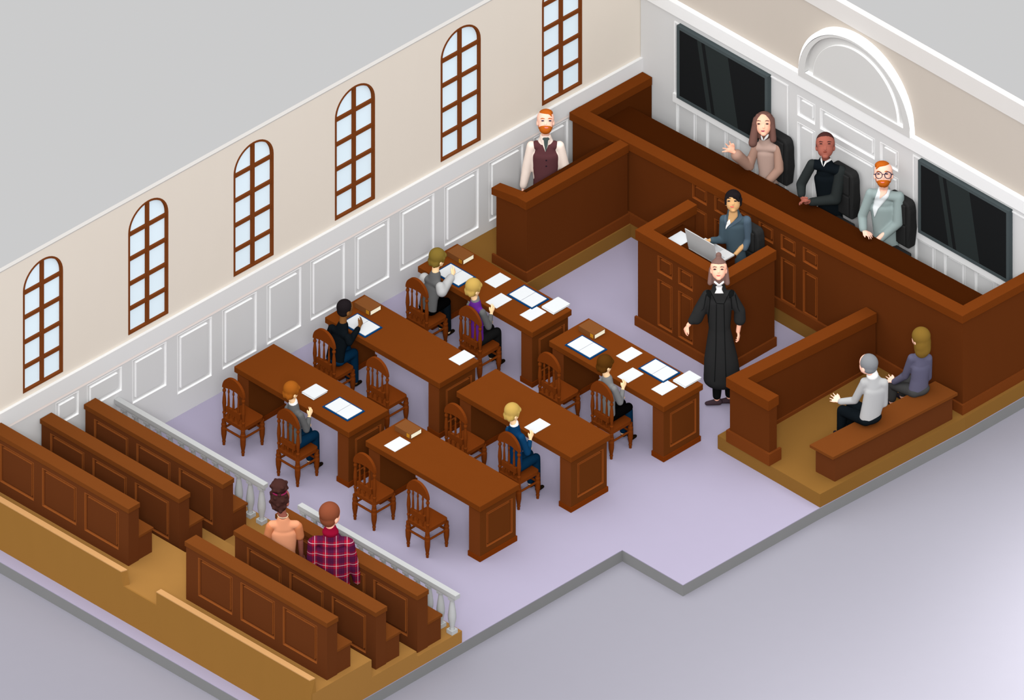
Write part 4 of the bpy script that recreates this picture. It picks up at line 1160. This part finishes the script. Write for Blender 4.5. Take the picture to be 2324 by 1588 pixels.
col = mixc(scl(stripe(hx, 5*S, .2, .18), .35), col, lc(70, 16, 40)); col = mixc(scl(stripe(vz, 6*S, .2, .18), .35), col, lc(70, 16, 40))
col = mixc(scl(stripe(hx, 20*S, .27, .06), .6), col, lc(222, 190, 195)); col = mixc(scl(stripe(vz, 24*S, .27, .055), .6), col, lc(222, 190, 195))
nt.links.new(col, bs.inputs['Base Color'])
b = B(); J = f.J; torso(f, b, J(762, 1348), J(759, 1310), J(756, 1248), None, (29, 28, 34), (14, 14, 14), R_); cap(b, J(716, 1226), J(786, 1228), 9.5)
limb(b, (J(710, 1230), J(707, 1275, -4), J(715, 1302, -14)), (10, 9.5, 8)); limb(b, (J(792, 1232), J(804, 1285, -2), J(811, 1316, -7)), (10.5, 10, 8.5))
f.cloth('plaid_shirt', b, pl)
b = B(); ecap(b, f.tn-UP*5, f.tn+UP*3, (16, 13), (11.5, 10), side=R_); f.cloth('collar', b, cm('crimson_collar', (140, 16, 46)))
f.hair([(0, -3.2, 5.2, 16, 17.2, 17), (0, -7, -5, 14.6, 11.5, 14.5)], cm('auburn_brown_hair', (137, 74, 50)))

# ---- students at the tables, facing +y
PY = Vector((0, 1, 0))
def student(label, ch, skin, hairm, torsom, sleevem, legm, fwd=0, k=1.0, hz=199, hy=-10, hx=0, w=19, reach=0, collar=None, style='full', shinm=None, hipm=None, tname='sweater', handz=135, handy=24, dx=0):
    c = CH[ch]; f = Fig(label, (c.x+dx, c.y, 0), voxel=1.2)
    V = lambda x, y, z: Vector((c.x+dx+x, c.y+y, z))
    b = f.body; X = Vector((1, 0, 0))
    hip, waist, chest = V(0, -9+fwd*.5, 79), V(0, -9+fwd*.7, 105), V(0, -9+fwd, hz-60)
    neck = V(hx*.7, -9+fwd*1.05+(hy+9)*.5 if fwd else -9, hz-29)
    torso(f, b, hip, waist, chest, neck, (w*.8, w*.76, w*.85), (9, 8.5, 9), X)
    sz_ = hz-48
    sh = [V(-w+3, -9+fwd, sz_), V(w-3, -9+fwd, sz_)]
    cap(b, sh[0], sh[1], 5.5)
    el = [V(-w-2, 2+fwd*.4, 113), V(w+2, 2+fwd*.5, 113 if not reach else 125)]
    wr = [V(-w*.45, 20, 104), V(w*.62, handy-6, handz-6)]
    for i in (0, 1): f.arm(sh[i], el[i], wr[i], (5.5, 4.6, 3.6))
    f.hand(wr[1], Vector((-.15, .6, .75)) if not reach else Vector((-.3, .8, .35)), Vector((-1, .2, 0)), Vector((0, -.5, .9)), .72*k, curl=.35)
    f.hand(wr[0], Vector((.5, .7, .0)), -UP, X, .68*k, curl=.4)
    kn = [V(-9, 36+fwd*.3, 79), V(9, 36+fwd*.3, 79)]; an = [V(-9, 40+fwd*.3, 9), V(9, 40+fwd*.3, 9)]
    for i in (0, 1):
        h = hip+X*(-8 if i == 0 else 8); f.leg(h, kn[i], an[i], (9, 7, 4.6)); cap(b, an[i]-UP*3, an[i]+PY*12-UP*5, 3.4, 2.6)
    f.head(V(hx, -9+fwd*1.05+hy+9, hz), PY+Vector((.28, 0, -.12)), k=.86*k, neck=neck)
    f.finish_body(skin)
    t = B(); torso(f, t, hip+UP*1, waist, chest, None, (w*.8+1.6, w*.76+1.8, w*.85+1.6), (10.8, 10.4, 10.8), X); cap(t, sh[0]+X*2, sh[1]-X*2, 7.2)
    f.cloth(tname, t, torsom)
    for i in (0, 1):
        t = B(); limb(t, (sh[i], el[i], wr[i].lerp(el[i], .12)), (7.4*k, 6.6*k, 5*k) if style != 'puffy' else (9.5, 10.5, 8)); f.cloth('sleeve', t, sleevem)
    t = B(); ell(t, hip+UP*0, (X, PY, UP), (w*.8+2.5, 11.5, 9.5))
    for i in (0, 1): limb(t, (hip+X*(-8 if i == 0 else 8), kn[i]), (10.4, 8.8))
    if shinm is None:
        for i in (0, 1): limb(t, (kn[i], an[i]+UP*6), (8.8, 6.6))
    f.cloth('trousers', t, legm)
    if shinm:
        t = B()
        for i in (0, 1): limb(t, (kn[i]-UP*5, an[i]+UP*6), (8.3, 6.6))
        f.cloth('trouser_legs', t, shinm)
    for i in (0, 1):
        t = B(); cap(t, an[i]-UP*3.5, an[i]+PY*14-UP*4.5, 5, 3.8); f.cloth('shoe', t, cm('dark_brown_shoe', (30, 22, 14), 'm', .82))
    if collar:
        t = B(); ecap(t, neck-UP*0, neck+UP*3.5+PY, (9.5, 9), (7.6, 7.2), side=X); f.cloth('collar', t, collar)
    if style == 'crop': f.hair([(0, -3.2, 5, 15.2, 16.6, 16.6), (0, -6, -4, 14, 11.5, 12.5)], hairm)
    else:
        ps_ = [(0, -2.5, 5.6, 17.2, 18, 17.8), (0, -6.5, -5, 16, 12.5, 14.5), (5, 11, 8, 8, 5.5, 6)]
        for i in range(7):
            a = -1.1+i*.37+math.pi
            ps_.append((15*math.sin(a), -3+14*math.cos(a), -6-3*(i % 2), 4, 4, 7.5))
        f.hair(ps_, hairm, tubes=[((14, 6, 6), (14.6, 6, -5), 3, 1.2)])
    return f
GRYS = cm('grey_sweater', (104, 104, 104), 'm', .82); NAVYT = cm('navy_trousers', (12, 46, 72), 'm', .82); BLKT = cm('black_school_trousers', (8, 8, 8), 'm', .82); BLOND = cm('blond_hair', (211, 174, 92), 'm', .82)
student('red-haired student in a grey sweater seated at the table with one folder', 'A2', 'fair', cm('copper_hair', (171, 96, 30), 'm', .82), GRYS, GRYS, NAVYT, collar=WHITE, hx=-3, hz=197, hy=-12)
student('black-haired student in a black sweater reaching over a blue folder', 'B1', 'mid', BLK, cm('black_sweater', (18, 23, 27), 'm', .82), cm('black_sweater', (0, 0, 0), 'm', .82), NAVYT, fwd=26, hz=181, w=24, reach=1, style='crop', handz=142, handy=58, k=1.08, hy=4)
student('sandy-haired person in a grey vest and pale sleeves seated nearest the left wall', 'C1', 'fair', cm('sandy_crop_hair', (138, 114, 50), 'm', .82), cm('grey_vest', (103, 103, 103), 'm', .82), cm('pale_grey_sleeves', (203, 203, 203), 'm', .72), BLKT, fwd=25, hz=181, w=24, reach=1, style='puffy', handz=142, handy=58, k=1.05, hy=4, shinm=cm('dark_slate_trousers', (20, 28, 34), 'm', .82), tname='vest')
student('blond student in a purple vest with grey sleeves', 'C2', 'fair', BLOND, cm('purple_vest', (104, 44, 145), 'm', .82), GRYS, cm('charcoal_trousers', (27, 27, 27), 'm', .82), collar=cm('grey_shirt_collar', (128, 128, 128), 'm', .82), hx=-3, hz=197, hy=-12, tname='vest')
student('blond student in navy blue seated at the table with a single sheet', 'E2', 'fair', BLOND, cm('navy_sweater', (15, 56, 94), 'm', .82), cm('navy_sweater_sleeve', (19, 64, 102), 'm', .82), NAVYT, collar=WHITE, hx=-3, hz=200, hy=-12)
student('brown-haired student in a light grey sweater beside the robed person', 'F2', 'fair', cm('brown_student_hair', (92, 56, 18), 'm', .82), cm('mid_grey_sweater', (130, 130, 130), 'm', .82), cm('mid_grey_sweater', (0, 0, 0), 'm', .82), BLKT, hx=-3, hz=195, hy=-12, shinm=NAVYT)
